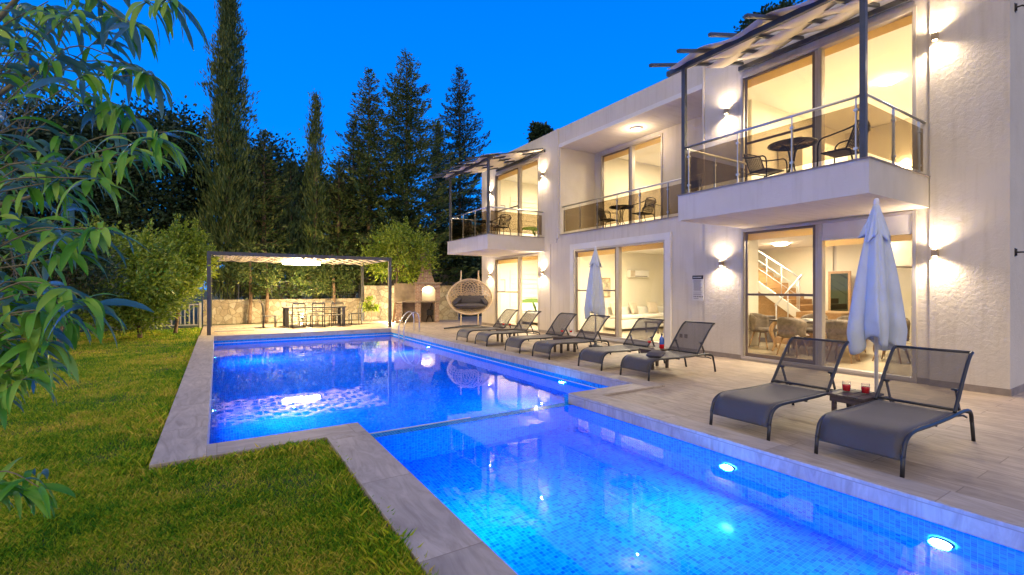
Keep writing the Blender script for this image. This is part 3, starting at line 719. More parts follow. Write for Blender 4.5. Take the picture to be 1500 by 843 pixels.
LG = [(4.588, 1.825, 'near grey mesh sun lounger at right, beside the table with red tumblers'),
      (4.578, 2.885, 'near dark mesh sun lounger left of the small table with two red tumblers'),
      (5.93, 5.595, 'dark mesh sun lounger with a small cushion lying on its seat'),
      (5.91, 6.685, 'dark mesh lounger whose lit backrest shows the window, behind the cushioned lounger'),
      (5.9, 8.245, 'dark lounger directly in front of the farther closed parasol, fourth from the near end'),
      (5.87, 9.345, 'dark lounger behind the farther parasol, left neighbour of a wine glass table'),
      (5.86, 10.88, 'dark lounger second from the wicker swing along the deep pool'),
      (5.85, 11.995, 'farthest dark lounger, nearest the wicker swing')]
lp = make_lounger()
for i, (x, y, lb) in enumerate(LG): place(lp, i == 0, (x, y, 0), R([0, .5, -.5, .8, -.6, .5, 0, 1][i]), lb)
# small tables
def make_table():
    t = thing('side_table', 'x', 'side table', group='small wooden tables between loungers'); g = MB()
    for k in range(4): g.box(-.25, .25, -.172 + k * .088, -.172 + k * .088 + .08, .348, .368)
    g.build('table_top', M['darkwood'], t, bevel=.003)
    MB().box(-.22, .22, -.15, -.13, .29, .347).box(-.22, .22, .13, .15, .29, .347).box(-.235, -.22, -.15, .15, .29, .347).box(.22, .235, -.15, .15, .29, .347).build('apron', M['darkwood'], t)
    for sx in (-1, 1):
        for sy in (-1, 1): MB().box(sx * .2 - .03, sx * .2 + .03, sy * .12 - .014, sy * .12 + .014, 0, .289).build('leg', M['darkwood'], t)
    return t
tp = make_table()
for i, (x, y, lb) in enumerate([(5.86, 2.34, 'small dark wood table holding two red tumblers between the near loungers'), (7.05, 6.13, 'small dark table with a blue bottle and glass between loungers'),
                            (7.0, 8.8, 'small dark table with wine glasses beside the farther parasol'), (6.97, 11.44, 'small dark table with wine glasses between the two farthest loungers')]):
    place(tp, i == 0, (x, y, 0), 0, lb)
# tumblers
def make_tumbler():
    t = thing('tumbler', 'x', 'glass', group='red drinks in tumblers')
    MB().lathe([(.001, .001), (.031, .001), (.038, .03), (.041, .065), (.038, .115), (.0365, .115), (.039, .065), (.035, .012)], seg=24).build('glass', M['drinkglass'], t)
    MB().lathe([(.001, .013), (.034, .013), (.0375, .065), (.0378, .076), (.001, .077)], seg=24).build('drink', M['red'], t); return t
q = make_tumbler()
place(q, True, (5.87, 2.43, .369), 0, 'red drink in a clear tumbler, left one on the near table')
place(q, False, (5.91, 2.265, .369), 0, 'red drink in a clear tumbler, right one on the near table')
def make_wine():
    t = thing('wine_glass', 'x', 'wine glass', group='wine glasses on the farther tables')
    MB().lathe([(.001, .002), (.033, .003), (.004, .01), (.004, .085), (.03, .105), (.04, .14), (.035, .185)], seg=18).build('glass', M['drinkglass'], t)
    MB().lathe([(.001, .095), (.028, .105), (.037, .14), (.001, .141)], seg=18).build('drink', M['red'], t); return t
q = make_wine()
for i, (x, y, lb) in enumerate([(6.98, 6.2, 'wine glass with dark red drink beside the blue bottle'), (7.0, 8.9, 'left wine glass on the table by the farther parasol'), (7.12, 8.72, 'right wine glass on the table by the farther parasol'),
                            (6.95, 11.54, 'left wine glass on the table by the farthest lounger'), (7.06, 11.36, 'right wine glass on the table by the farthest lounger')]):
    place(q, i == 0, (x, y, .369), 0, lb)
t = thing('bottle', 'blue bottle with dark cap and red base beside a wine glass', 'bottle', (7.15, 6.05, .369))
MB().lathe([(.001, .001), (.045, .001), (.047, .08)], seg=20).build('base', M['red'], t)
MB().lathe([(.047, .0805), (.047, .17), (.03, .215), (.015, .225), (.015, .25)], seg=20).build('body', M['blueg'], t)
MB().lathe([(.018, .2505), (.018, .285), (.001, .286)], seg=16).build('cap', M['blackp'], t)
# pillow on lounger
def pillow(name, mat, parent, c, sx, sy, sz, rz=0, tilt=0, rx=0):
    rows = []; n = 12
    Mx = Matrix.Translation(c) @ Matrix.Rotation(rz, 4, 'Z') @ Matrix.Rotation(tilt, 4, 'Y') @ Matrix.Rotation(rx, 4, 'X')
    g = MB()
    for s in (1, -1):
        rows = []
        for i in range(n + 1):
            r_ = []
            for j in range(n + 1):
                u = -1 + 2 * i / n; v = -1 + 2 * j / n
                h = (max(0, 1 - u ** 4) * max(0, 1 - v ** 4)) ** .5
                k = 1 - .07 * (1 - abs(u)) * abs(v) - .07 * (1 - abs(v)) * abs(u)
                r_.append((u * sx / 2 * k, v * sy / 2 * k, s * h * sz / 2))
            rows.append(r_ if s > 0 else r_[::-1])
        g.grid(rows, M=Mx)
    return g.build(name, mat if not isinstance(mat, str) else M[mat], parent)
o = pillow('cushion', 'cushion', None, (0, 0, 0), .30, .26, .11)
o.location = (6.3, 5.46, .395); o.rotation_euler = (0, R(-4), R(25)); tag(o, 'small dark grey cushion lying on the seat of a mesh lounger', 'cushion')

# ------------------------------------------------------------------ parasols
def parasol(x, y, z1, z0, rw, lb, rz=0, seed=1):
    t = thing('parasol', lb, 'parasol', (x, y, 0), rz, 'closed white parasols')
    rn = random.Random(seed)
    MB().tube([(0, 0, .02), (0, 0, z1 - .08)], .02, 14).build('pole', M['pole'], t)
    MB().lathe([(.001, .0), (.17, .0), (.18, .03), (.16, .055), (.045, .065), (.035, .16), (.001, .16)], seg=28).build('base', M['darksteel'], t)
    MB().lathe([(.028, z1 - .09), (.03, z1 - .05), (.024, z1 - .01), (.012, z1), (.001, z1)], seg=16).build('finial', M['pole'], t)
    p_ = [rn.uniform(0, 6.28) for _ in range(8)]
    def fold(a): return .5 * math.cos(5 * a + p_[0]) + .34 * math.cos(8 * a + p_[1] + .8 * math.sin(a + p_[2])) + .2 * math.cos(13 * a + p_[3]) + .22 * math.cos(2 * a + p_[4])
    N = 220; rows = []; L = 40
    for j in range(L + 1):
        u = j / L; row = []
        for k in range(N + 1):
            a = 2 * math.pi * (k % N) / N
            sp = .06 + (rw - .06) * u ** .8 * (1 - .22 * max(0, u - .86) / .14)
            fa = fold(a) * .75 + fold(a + .35 * u) * .25
            r = sp * (1 + (.10 + .40 * u) * fa - .06 * u)
            zz = (z1 - .24) + (z0 - (z1 - .24)) * u + u ** 2 * (.075 * math.cos(3 * a + p_[5]) + .05 * math.cos(5 * a + p_[0] + 2) - .05 * fa)
            tw = a + .10 * u * math.sin(3 * a + p_[6]) + .12 * u * math.sin(8 * a + p_[1])
            row.append((r * math.cos(tw), r * math.sin(tw), zz))
        rows.append(row)
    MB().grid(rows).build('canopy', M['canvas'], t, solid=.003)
    rows = []
    for j in range(11):
        u = j / 10; row = []
        for k in range(N + 1):
            a = 2 * math.pi * (k % N) / N; fa = fold(a + .5)
            r = (.03 + .105 * u) * (1 + (.08 + .3 * u) * fa)
            row.append((r * math.cos(a), r * math.sin(a), (z1 - .09) + (-.40 + .04 * math.cos(4 * a + p_[7]) - .035 * fa) * u))
        rows.append(row)
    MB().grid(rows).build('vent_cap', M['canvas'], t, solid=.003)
    g = MB()
    for i in range(8):
        a = 2 * math.pi * i / 8; g.tube([(.03 * math.cos(a), .03 * math.sin(a), z1 - .15), (.12 * math.cos(a), .12 * math.sin(a), z0 + .25)], .006, 6)
    g.build('ribs', M['pole'], t)
    return t
parasol(6.9, 2.53, 2.62, .84, .30, 'tall closed white parasol hanging in folds between the two nearest loungers', R(10), 4)
parasol(8.27, 9.13, 2.6, .86, .27, 'closed white parasol farther off, in front of living room window', R(30), 9)

# ------------------------------------------------------------------ bistro sets
def make_bchair():
    t = thing('bistro_chair', 'x', 'chair', group='black woven bistro chairs on the balconies'); r = .012
    f = MB()
    for s in (-1, 1):
        y = s * .25
        f.tube(arc_pts([(.26, y, .0), (.24, y, .3), (.235, y, .55), (.18, y, .645), (.05, y, .665), (-.18, y * .98, .70), (-.27, y * .9, .735)], 5), r, 8)
        f.tube(arc_pts([(.2, y * .86, .43), (-.14, y * .86, .41), (-.2, y * .86, .36), (-.27, y * .95, 0)], 5), r, 8)
        f.tube(arc_pts([(-.13, y * .8, .42), (-.2, y * .8, .6), (-.27, y * .8, .79)], 3), r, 8)
    f.tube(arc_pts([(-.27, -.2, .79), (-.3, -.1, .815), (-.305, 0, .82), (-.3, .1, .815), (-.27, .2, .79)], 4), r, 8)
    f.tube([(.2, -.22, .43), (.2, .22, .43)], r, 8); f.tube([(-.14, -.22, .41), (-.14, .22, .41)], r, 8)
    f.build('frame', M['blackmetal'], t)
    rows = [[(.21 - .34 * i / 8, -.215 + .43 * j / 8, .435 - .03 * math.sin(math.pi * i / 8) * math.sin(math.pi * j / 8)) for j in range(9)] for i in range(9)]
    MB().grid(rows).build('seat', M['wovenb'], t, solid=.012)
    g = MB()
    for k in range(9):
        y = -.18 + .36 * k / 8; g.tube(arc_pts([(-.14, y, .45), (-.215 - .02 * math.cos(y * 6), y, .62), (-.28 - .02 * math.cos(y * 7), y, .79)], 3), .009, 5)
    for k in range(8):
        z = .48 + .3 * k / 8; x = -.155 - .12 * k / 7; g.tube(arc_pts([(x, -.19, z), (x - .02, 0, z), (x, .19, z)], 3), .008, 5)
    g.build('backrest', M['wovenb'], t); return t
M['wovenb'] = plain('woven_dark_rattan', (.07, .055, .04, 1), .5, vary=.4, scale=40)
def make_btable():
    t = thing('bistro_table', 'x', 'table', group='round bistro tables on the balconies')
    MB().lathe([(.001, .70), (.33, .70), (.33, .707), (.001, .708)], seg=40).build('table_top', M['smoke'], t)
    MB().tube([(.345 * math.cos(a), .345 * math.sin(a), .70) for a in [2 * math.pi * k / 40 for k in range(41)]], .014, 8).build('rim', M['blackmetal'], t)
    for k in range(4):
        a = math.pi / 4 + k * math.pi / 2; c, s = math.cos(a), math.sin(a)
        MB().tube(arc_pts([(.28 * c, .28 * s, .0), (.17 * c, .17 * s, .12), (.05 * c, .05 * s, .3), (.05 * c, .05 * s, .52), (.12 * c, .12 * s, .66), (.3 * c, .3 * s, .69)], 5), .011, 8).build('leg', M['blackmetal'], t)
    return t
M['smoke'] = glassmat('smoked_table_glass', (.3, .26, .22, 1), 1.4)
FZ = 3.171
q = make_bchair()
for i, (x, y, rz, lb) in enumerate([(8.15, 3.42, 88, 'black woven armchair in front of the bright window on the large right balcony'), (8.35, 4.75, -100, 'black woven armchair left of the round table on the large right balcony'),
        (10.05, 9.15, 95, 'black woven armchair right of the table in the recessed balcony'), (10.1, 10.6, -75, 'black woven armchair left of the table in the recessed balcony'),
        (8.2, 13.75, 92, 'black woven armchair on far balcony, right of the corner post'), (7.85, 15.35, -80, 'black woven armchair at the left end of the far balcony')]):
    place(q, i == 0, (x, y, FZ), R(rz), lb)
q = make_btable()
for i, (x, y, lb) in enumerate([(8.0, 4.1, 'round black bistro table on the large right balcony'), (9.95, 9.88, 'round black bistro table in the recessed middle balcony'), (7.95, 14.6, 'round black bistro table on the far left balcony')]):
    place(q, i == 0, (x, y, FZ), R(20), lb)

# ------------------------------------------------------------------ pool ladder
t = thing('pool_ladder', 'curved stainless steel handrails of the pool ladder at the far corner', 'ladder', (5.6, 15.6, 0))
for dy in (-.26, .26):
    MB().tube(arc_pts([(.27, dy, .0), (.27, dy, .45), (.22, dy, .64), (.08, dy, .7), (-.08, dy, .58), (-.24, dy, .3), (-.27, dy, .05), (-.27, dy, -1.0)], 6), .02, 10).build('handrail', M['steel'], t)
for k in range(3): MB().box(-.33, -.2, -.24, .24, -.42 - k * .25, -.39 - k * .25).build('step', M['steel'], t)

# ------------------------------------------------------------------ garden pergola
PX0, PX1, PY0, PY1, PZ = -.22, 5.72, 18.1, 22.2, 2.72
per = thing('garden_pergola', 'grey steel pergola with woven cream fabric roof over the outdoor dining table', 'pergola', ((PX0 + PX1) / 2, 20.2, 0))
pb = lambda g, n, m, **k: g.build(n, M[m], per, world=True, **k)
for x, y in ((PX0, PY0), (PX1, PY0), (PX0, PY1), (PX1, PY1)): pb(MB().box(x - .055, x + .055, y - .055, y + .055, 0, PZ - .115), 'post', 'pergsteel')
for y in (PY0, PY1): pb(MB().box(PX0 - .055, PX1 + .055, y - .04, y + .04, PZ - .115, PZ), 'beam', 'pergsteel')
for x in (PX0, PX1): pb(MB().box(x - .04, x + .04, PY0 + .04, PY1 - .04, PZ - .115, PZ), 'beam', 'pergsteel')
rx = [PX0 + .45 + k * .6 for k in range(9)]
for x in rx: pb(MB().box(x - .025, x + .025, PY0 + .04, PY1 - .04, PZ - .09, PZ - .04), 'rafter', 'canvas_warm')
g = MB(); wd = (PY1 - PY0 - .1) / 9
for i in range(9):
    ya = PY0 + .05 + i * wd + wd * .09; yb = ya + wd * .82; rows = []
    for k in range(101):
        x = PX0 + .05 + (PX1 - PX0 - .1) * k / 100; dz = .065 * math.cos(math.pi * (x - rx[0]) / .6 + (i % 2) * math.pi)
        rows.append([(x, ya, PZ - .065 + dz), (x, yb, PZ - .065 + dz)])
    g.grid(rows)
pb(g, 'fabric_strip', 'canvas_warm', solid=.006)
t = thing('tube_lamp', 'long bright tube lamp glowing under the garden pergola roof', 'lamp', (2.85, 20.3, 2.5))
MB().tube([(-.68, 0, 0), (.68, 0, 0)], .045, 12).build('tube', M['tube'], t); MB().box(-.72, .72, -.05, .05, .045, .1).build('housing', M['pole'], t)
lamp('AREA', (0, 0, -.06), 240, (1, .72, .34), 'tube_glow', 1.3, parent=t, sy=.1)
lamp('POINT', (-.3, -.25, .22), 48, (1, .76, .4), 'tube_glow', .02, parent=t); lamp('POINT', (.3, .25, .22), 48, (1, .76, .4), 'tube_glow', .02, parent=t)
lamp('POINT', (0, -.1, -.12), 280, (1, .72, .34), 'tube_glow', .03, parent=t)
# dining set
t = thing('dining_table', 'long grey outdoor dining table under the garden pergola', 'table', (3.35, 20.45, 0))
MB().box(-1.15, 1.15, -.48, .48, .74, .785).build('table_top', M['pergsteel'], t, bevel=.005)
for sx in (-1, 1):
    for sy in (-1, 1): MB().box(sx * 1.05 - .06, sx * 1.05 + .06, sy * .4 - .05, sy * .4 + .05, 0, .739).build('leg', M['pergsteel'], t)
def make_gchair():
    t = thing('garden_chair', 'x', 'chair', group='slatted metal chairs round the outdoor dining table')
    for s in (-1, 1):
        MB().tube(arc_pts([(-.22, s * .22, 0), (-.2, s * .22, .45), (-.25, s * .22, .95)], 4), .02, 6).build('leg', M['pergsteel'], t)
        MB().tube([(.2, s * .22, 0), (.2, s * .22, .45)], .02, 6).build('leg', M['pergsteel'], t)
    MB().box(-.22, .22, -.24, .24, .445, .47).build('seat', M['pergsteel'], t)
    g = MB(); g.bar((-.25, -.22, .94), (-.25, .22, .94), .02, .05); g.bar((-.228, -.22, .76), (-.228, .22, .76), .02, .03); g.bar((-.215, -.22, .62), (-.215, .22, .62), .02, .03); g.build('backrest', M['pergsteel'], t)
    return t
q = make_gchair()
for i, (x, y, rz, lb) in enumerate([(2.65, 19.75, 90, 'left of three metal chairs on pool side of the outdoor dining table'), (3.35, 19.75, 90, 'middle of three metal chairs on pool side of the outdoor dining table'), (4.05, 19.75, 90, 'right of three metal chairs on pool side of the outdoor dining table'),
        (2.65, 21.15, -90, 'left metal chair on the wall side of outdoor dining table'), (3.35, 21.15, -90, 'middle metal chair on the wall side of outdoor dining table'), (4.05, 21.15, -90, 'right metal chair on the wall side of outdoor dining table'),
        (1.72, 20.35, 0, 'metal chair at left end of the outdoor dining table'), (4.98, 20.5, 180, 'metal chair at right end of the outdoor dining table')]):
    place(q, i == 0, (x, y, 0), R(rz), lb)

# ground spots
SPX = 0
def ground_spot(x, y, lb, p, aim):
    t = thing('ground_spot', lb, 'garden light', (x, y, 0)); MB().tube([(0, 0, 0), (0, 0, .1)], .012, 8).build('spike', M['blackmetal'], t)
    MB().lathe([(.03, -.06), (.07, .0), (.07, .05)], c=(0, 0, .16), seg=20).build('housing', M['blackmetal'], t)
    MB().lathe([(.001, .065), (.05, .06), (.068, .045)], c=(0, 0, .16), seg=20).build('lens', M['tube'], t)
    lamp('POINT', (0, -.02, .3), p, (1, .84, .55), 'spot_glow', .03, parent=t)
ground_spot(6.72, 21.2, 'glowing garden spot on the ground lighting the stone wall left of the barbecue', 90, 0)
ground_spot(3.3, 23.3, 'glowing garden spot behind the outdoor dining table', 40, 0)

# ------------------------------------------------------------------ walls and fences
t = MB(); t.box(-.5, 6.1, 23.95, 24.2, -.05, 1.03); tag(t.build('stone_wall', M['stone'], bevel=.01), 'low cream stone wall behind the garden pergola', 'wall')
g = MB(); Mx = Matrix.Translation((6.1, 23.3, 0)) @ Matrix.Rotation(R(-33), 4, 'Z'); g.box(0, 4.6, 0, .3, -.05, 1.6, M=Mx); g.box(-.02, 4.6, -.04, .34, 1.6, 1.66, M=Mx)
tag(g.build('stone_wall', M['stone']), 'taller cream stone wall between garden pergola and brick barbecue', 'wall')
g = MB(); g.box(6.3, 14, 24.6, 24.8, 0, 2.5); g.box(6.3, 14, 24.55, 24.85, 2.5, 2.56); tag(g.build('block_wall', M['greybrick']), 'dark grey block wall behind the brick barbecue chimney', 'wall')
t = thing('mesh_fence', 'dark wire mesh fence standing on the low stone wall', 'fence', (2.8, 24.08, 1.03)); 
for k in range(6): MB().box(-3.3 + k * 1.31 - .025, -3.3 + k * 1.31 + .025, -.025, .025, 0, .85).build('post', M['darksteel'], t)
g = MB()
for k in range(75): g.box(-3.3 + k * .0885 - .003, -3.3 + k * .0885 + .003, -.004, .004, .04, .8)
for k in range(9): g.box(-3.3, 3.25, -.007, -.004, .05 + k * .093, .057 + k * .093)
g.box(-3.3, 3.25, -.02, .02, .8, .83); g.build('wire_mesh', M['darksteel'], t)
def picket(x0, y0, x1, y1, n, lb):
    d = Vector((x1 - x0, y1 - y0, 0)); L = d.length; rz = math.atan2(d.y, d.x)
    t = thing('picket_fence', lb, 'fence', (x0, y0, -.03), rz)
    MB().box(0, L, -.02, .02, .9, .95).build('top_rail', M['fencem'], t); MB().box(0, L, -.02, .02, .12, .16).build('bottom_rail', M['fencem'], t)
    for k in range(n): MB().box(L * (k + .5) / n - .022, L * (k + .5) / n + .022, -.012, .012, .16, .9).build('picket', M['fencem'], t)
    for k in range(0, n + 1, 12): MB().box(L * k / n - .035, L * k / n + .035, -.035, .035, 0, 1.0).build('post', M['fencem'], t)
picket(-5.6, 22.4, -.55, 21.9, 36, 'pale metal picket fence beyond the lawn, left of the pergola')

# ------------------------------------------------------------------ barbecue
b = thing('brick_barbecue', 'red brick garden barbecue with arched lit firebox and chimney', 'barbecue', (8.05, 20.15, 0), R(-20))
for a in ((-.5, -.25), (.36, .55)): MB().box(a[0], a[1], -.35, .35, 0, .9).build('pier', M['brick'], b)
MB().box(-1.35, -1.08, -.35, .3, 0, .86).build('pier', M['brick'], b)
MB().box(-1.42, .58, -.38, .38, .9, .96).build('counter', M['plaster'], b)
MB().box(-1.07, .35, .25, .35, 0, .899).build('back_panel', M['plaster'], b)
MB().box(-1.42, -.51, .18, .36, .961, 1.75).build('splash_back', M['plaster'], b)
g = MB(); g.box(-.5, -.2, -.35, .35, .961, 1.72); g.box(.4, .6, -.35, .35, .961, 1.72)
g.build('side', M['brick'], b)
ap = [(-.2, 1.35)] + [(.1 - .3 * math.cos(math.pi * k / 12), 1.35 + .3 * math.sin(math.pi * k / 12)) for k in range(1, 12)] + [(.4, 1.35), (.4, 1.72), (-.2, 1.72)]
MB().prism(ap, -.35, -.2).build('arch', M['brick'], b)
MB().box(-.199, .399, .3, .35, .961, 1.72).build('firebox_back', M['innerwall'], b)
MB().box(-.56, .66, -.4, .4, 1.72, 1.79).build('mantel', M['plaster'], b)
def frustum(mb, x0, x1, y0, y1, z0, X0_, X1_, Y0_, Y1_, z1):
    mb.add([(x0, y0, z0), (x1, y0, z0), (x1, y1, z0), (x0, y1, z0), (X0_, Y0_, z1), (X1_, Y0_, z1), (X1_, Y1_, z1), (X0_, Y1_, z1)], [(0, 1, 5, 4), (1, 2, 6, 5), (2, 3, 7, 6), (3, 0, 4, 7), (4, 5, 6, 7), (3, 2, 1, 0)]); return mb
frustum(MB(), -.42, .36, -.3, .3, 1.79, -.24, .2, -.2, .2, 2.28).build('hood', M['brick'], b)
MB().box(-.24, .2, -.2, .2, 2.281, 2.9).build('chimney', M['brick'], b)
g = MB(); g.box(-.28, .24, -.24, .24, 2.9, 2.94)
for sx in (-.24, .12): g.box(sx, sx + .08, -.2, .2, 2.94, 3.03)
frustum(g, -.3, .26, -.26, .26, 3.03, -.1, .06, -.08, .08, 3.14); g.build('chimney_cap', M['brick'], b)
MB().lathe([(.001, .03), (.05, .02), (.06, 0)], seg=16, M=Matrix.Translation((-.16, .27, 1.5)) @ Matrix.Rotation(R(90), 4, 'X')).build('lamp', M['bulb'], b)
lamp('POINT', (.1, .1, 1.45), 3.5, (1, .87, .5), 'firebox_bulb', .05, parent=b)
t = thing('folded_chair', 'dark folded chair leaning under the barbecue counter', 'chair', (8.05, 20.15, 0), R(-20))
g = MB(); g.tube([(.0, .15, 0), (.26, .05, .85)], .02, 6).tube([(.3, .15, 0), (.1, .05, .6)], .02, 6); g.box(.02, .3, .0, .03, .3, .55); g.build('frame', M['blackmetal'], t)

# ------------------------------------------------------------------ wicker swing
sw = thing('swing_seat', 'wide egg shaped wicker swing seat with dark cushions on a stand', 'swing', (8.2, 16.1, 0), R(-26))   # local -y faces the viewer
a_, b_, c_ = .84, .58, .66; zc = 1.2
def shell(u, v):   # u angle around rim plane, v 0 rim..1 back centre
    r = math.cos(v * math.pi / 2); x = a_ * r * math.cos(u); z = c_ * r * math.sin(u)
    z *= 1.0 if z > 0 else 1.0
    return Vector((x * (1 - .10 * max(0, z / c_)), -.12 + b_ * math.sin(v * math.pi / 2) + .10 * (z / c_), zc + z))
g = MB(); g.tube([shell(2 * math.pi * k / 64, 0) for k in range(65)], .035, 8); g.build('rim', M['rattan'], sw)
g = MB(); n = 22
for k in range(n):
    for s in (-1, 1):
        g.tube([shell(2 * math.pi * k / n + s * v * 1.5 / 14, v / 15) for v in range(15)], .017, 4, cap=False)
for v in (.13, .3, .5, .75): g.tube([shell(2 * math.pi * k / 48, v) for k in range(49)], .013, 4, cap=False)
for v in range(12):     # dense lower weave
    g.tube([shell(math.pi + math.pi * (k / 30), .03 + v * .08) for k in range(31)], .017, 4, cap=False)
g.build('basket', M['rattan'], sw)
pillow('seat_cushion', 'cushion', sw, (0, .08, .83), 1.28, .62, .2, 0, 0, R(-6)); pillow('back_cushion', 'cushion', sw, (.08, .3, 1.06), 1.15, .4, .18, 0, 0, R(68))
pillow('side_pillow', 'cushion', sw, (-.52, .12, 1.02), .42, .36, .16, R(20), R(-40)); pillow('side_pillow', 'cushion', sw, (.58, .12, 1.0), .36, .36, .16, R(-20), R(50))
g = MB()
for sx in (-.34, .34):
    g.tube(arc_pts([(sx, .72, .05), (sx, .78, .8), (sx, .74, 1.6), (sx, .6, 2.0), (sx, .34, 2.2), (sx, .1, 1.95), (sx * 1.1, -.02, 1.78)], 6), .024, 8)
g.build('stand', M['rattan'], sw)
g = MB(); g.tube(arc_pts([(-.95, -.5, .035), (-.5, .2, .035), (-.34, .72, .035), (.34, .72, .035), (.5, .2, .035), (.95, -.5, .035)], 6), .028, 8); g.tube([(-.55, .1, .035), (.55, .1, .035)], .025, 8); g.build('base', M['darksteel'], sw)

# ------------------------------------------------------------------ indoor furniture
def chair_tub(x, y, rz, lb, first):
    global TUB
    if first:
        TUB = thing('dining_chair', lb, 'chair', group='padded chairs round the indoor dining table')
        rows = []
        for i in range(7):
            z = .44 + .42 * i / 6; row = []
            for j in range(15):
                a = math.pi * (.5 + 1.0 * j / 14); rr = .25 + .03 * i / 6 - (.02 if i == 6 else 0)
                row.append((rr * math.cos(a) * 1.0, rr * math.sin(a) * 1.02, z - .10 * (i / 6) * (abs(j - 7) / 7) ** 2))
            rows.append(row)
        MB().grid(rows).build('backrest', M['tuft'], TUB, solid=.05)
        pillow('seat', 'tuft', TUB, (.02, 0, .45), .52, .5, .13)
        for sx in (-1, 1):
            for sy in (-1, 1): MB().tube([(sx * .14, sy * .14, .4), (sx * .24, sy * .22, 0)], .022, 8, .012).build('leg', M['wood'], TUB)
    place(TUB, first, (x, y, .021), R(rz), lb)
tb = thing('indoor_dining_table', 'wooden dining table with carved curved legs behind the glass doors', 'table', (11.65, 5.3, .021))
MB().box(-.5, .5, -.95, .95, .71, .75).build('table_top', M['darkwood'], tb, bevel=.01)
for sx in (-1, 1):
    for sy in (-1, 1): MB().tube(arc_pts([(sx * .42, sy * .82, .71), (sx * .5, sy * .9, .5), (sx * .43, sy * .84, .2), (sx * .48, sy * .88, 0)], 5), [.06 - .035 * k / 15 for k in range(16)], 8).build('leg', M['wood'], tb)
for i, a in enumerate([(10.85, 5.55, 0, 'padded indoor chair seen from behind, left of the door post'), (10.85, 4.55, 5, 'quilted indoor chair seen from behind, right of the door post'), (11.6, 6.65, -90, 'padded indoor chair at left end of the table'), (12.5, 5.9, 180, 'padded indoor chair across the table, left'),
                       (12.5, 5.1, 180, 'padded indoor chair across the table, middle'), (12.5, 4.3, 180, 'padded indoor chair across the table, right'), (11.6, 4.0, 90, 'padded indoor chair at right end of the table')]):
    chair_tub(*a, i == 0)
for i_, (dx, dy) in enumerate(((-.2, -.5), (-.2, .1), (.2, .4))):
    o = MB().lathe([(.001, .001), (.09, .004), (.13, .02), (.1, .012), (.001, .008)], seg=20).build('plate', M['white']); o.location = (11.65 + dx, 5.3 + dy, .772)
    tag(o, ['white plate on the indoor table at its right end', 'white plate at the middle of the indoor table', 'white plate near the left end of the indoor table'][i_], 'plate')
# stairs
st = thing('staircase', 'pale staircase with white railing seen through the left glass door', 'staircase', (14.2, 7.6, .02))
g = MB()
for k in range(5): g.box(12.95 + k * .28, 14.35, 5.95, 7.1, .02 + k * .165, .02 + (k + 1) * .165 - .002)
for k in range(9): g.box(14.36, 15.6, 7.15 + k * .24, 9.45, .85 + k * .17 if k else .022, .85 + (k + 1) * .17 - .002)
g.box(14.36, 15.6, 5.95, 7.149, .022, .848); g.build('steps', M['wood'], st, world=True)
g = MB(); g.prism([(7.1, .85), (7.1, .55), (9.3, 2.1), (9.3, 2.4)], 14.3, 14.359, M=Matrix(((0, 1, 0, 0), (1, 0, 0, 0), (0, 0, 1, 0), (0, 0, 0, 1)))); g.build('stringer', M['white'], st, world=True)
g = MB()
for k in range(5): y = 7.2 + k * .45; z = .9 + (y - 7.1) * .7; g.tube([(14.33, y, z - .1), (14.33, y, z + .9)], .012, 6)
g.tube([(14.33, 7.1, 1.8), (14.33, 9.3, 3.3 * .0 + 1.8 + 2.2 * .7)], .025, 8)
for dz in (.3, .55): g.tube([(14.33, 7.1, 1.8 - dz), (14.33, 9.3, 1.8 - dz + 2.2 * .7)], .01, 6)
for k in range(3): g.tube([(13.0 + k * .6, 7.08, .2 + k * .35), (13.0 + k * .6, 7.08, 1.1 + k * .35)], .018, 6)
g.tube([(12.95, 7.08, 1.05), (14.33, 7.08, 1.9)], .022, 8); g.build('railing', M['pole'], st, world=True)
t = thing('wall_mirror', 'tall narrow wooden framed mirror on the dining room back wall', 'mirror', (15.84, 6.75, 1.28))
MB().box(0, .05, -.3, .3, -.75, .75).build('frame', M['wood'], t); MB().box(-.004, -.001, -.23, .23, -.68, .68).build('glass', M['mirror'], t)
t = thing('fridge', 'tall steel fridge with magnets behind the near parasol', 'fridge', (11.45, 3.1, .021)); 
MB().box(-.35, .35, -.42, .42, .02, 1.14).build('lower_door', M['fridge'], t, bevel=.01); MB().box(-.35, .35, -.42, .42, 1.15, 1.86).build('upper_door', M['fridge'], t, bevel=.01)
for k, (dy, dz, s_) in enumerate(((.3, 1.62, .05), (.15, 1.55, .07), (.22, 1.4, .06), (.05, 1.66, .04), (.32, 1.32, .05))): MB().box(-.362, -.352, dy - s_, dy + s_, dz - s_ * .7, dz + s_ * .7).build('magnet', M[['red', 'white', 'grey', 'paper', 'blackp'][k]], t)
t = thing('kitchen_cabinet', 'tan built-in cabinet above and beside the fridge', 'cabinet', (11.5, 3.1, 1.92)); MB().box(-.35, .35, -.95, .75, 0, .9).build('carcass', M['beige'], t); MB().box(-.37, -.352, -.94, -.1, .02, .88).build('door', M['beige'], t); MB().box(-.37, -.352, -.09, .74, .02, .88).build('door', M['beige'], t)
t = thing('fireplace_console', 'small square grey framed console with bright niche beside the stairs', 'console', (13.1, 7.55, .021)); g = MB()
g.box(-.2, .2, -.32, -.26, 0, .72); g.box(-.2, .2, .26, .32, 0, .72); g.box(-.2, .2, -.26, .26, .64, .72); g.box(-.2, .2, -.26, .26, 0, .1); g.build('frame', M['grey'], t); MB().box(.0, .02, -.26, .26, .1, .64).build('niche', M['white'], t)
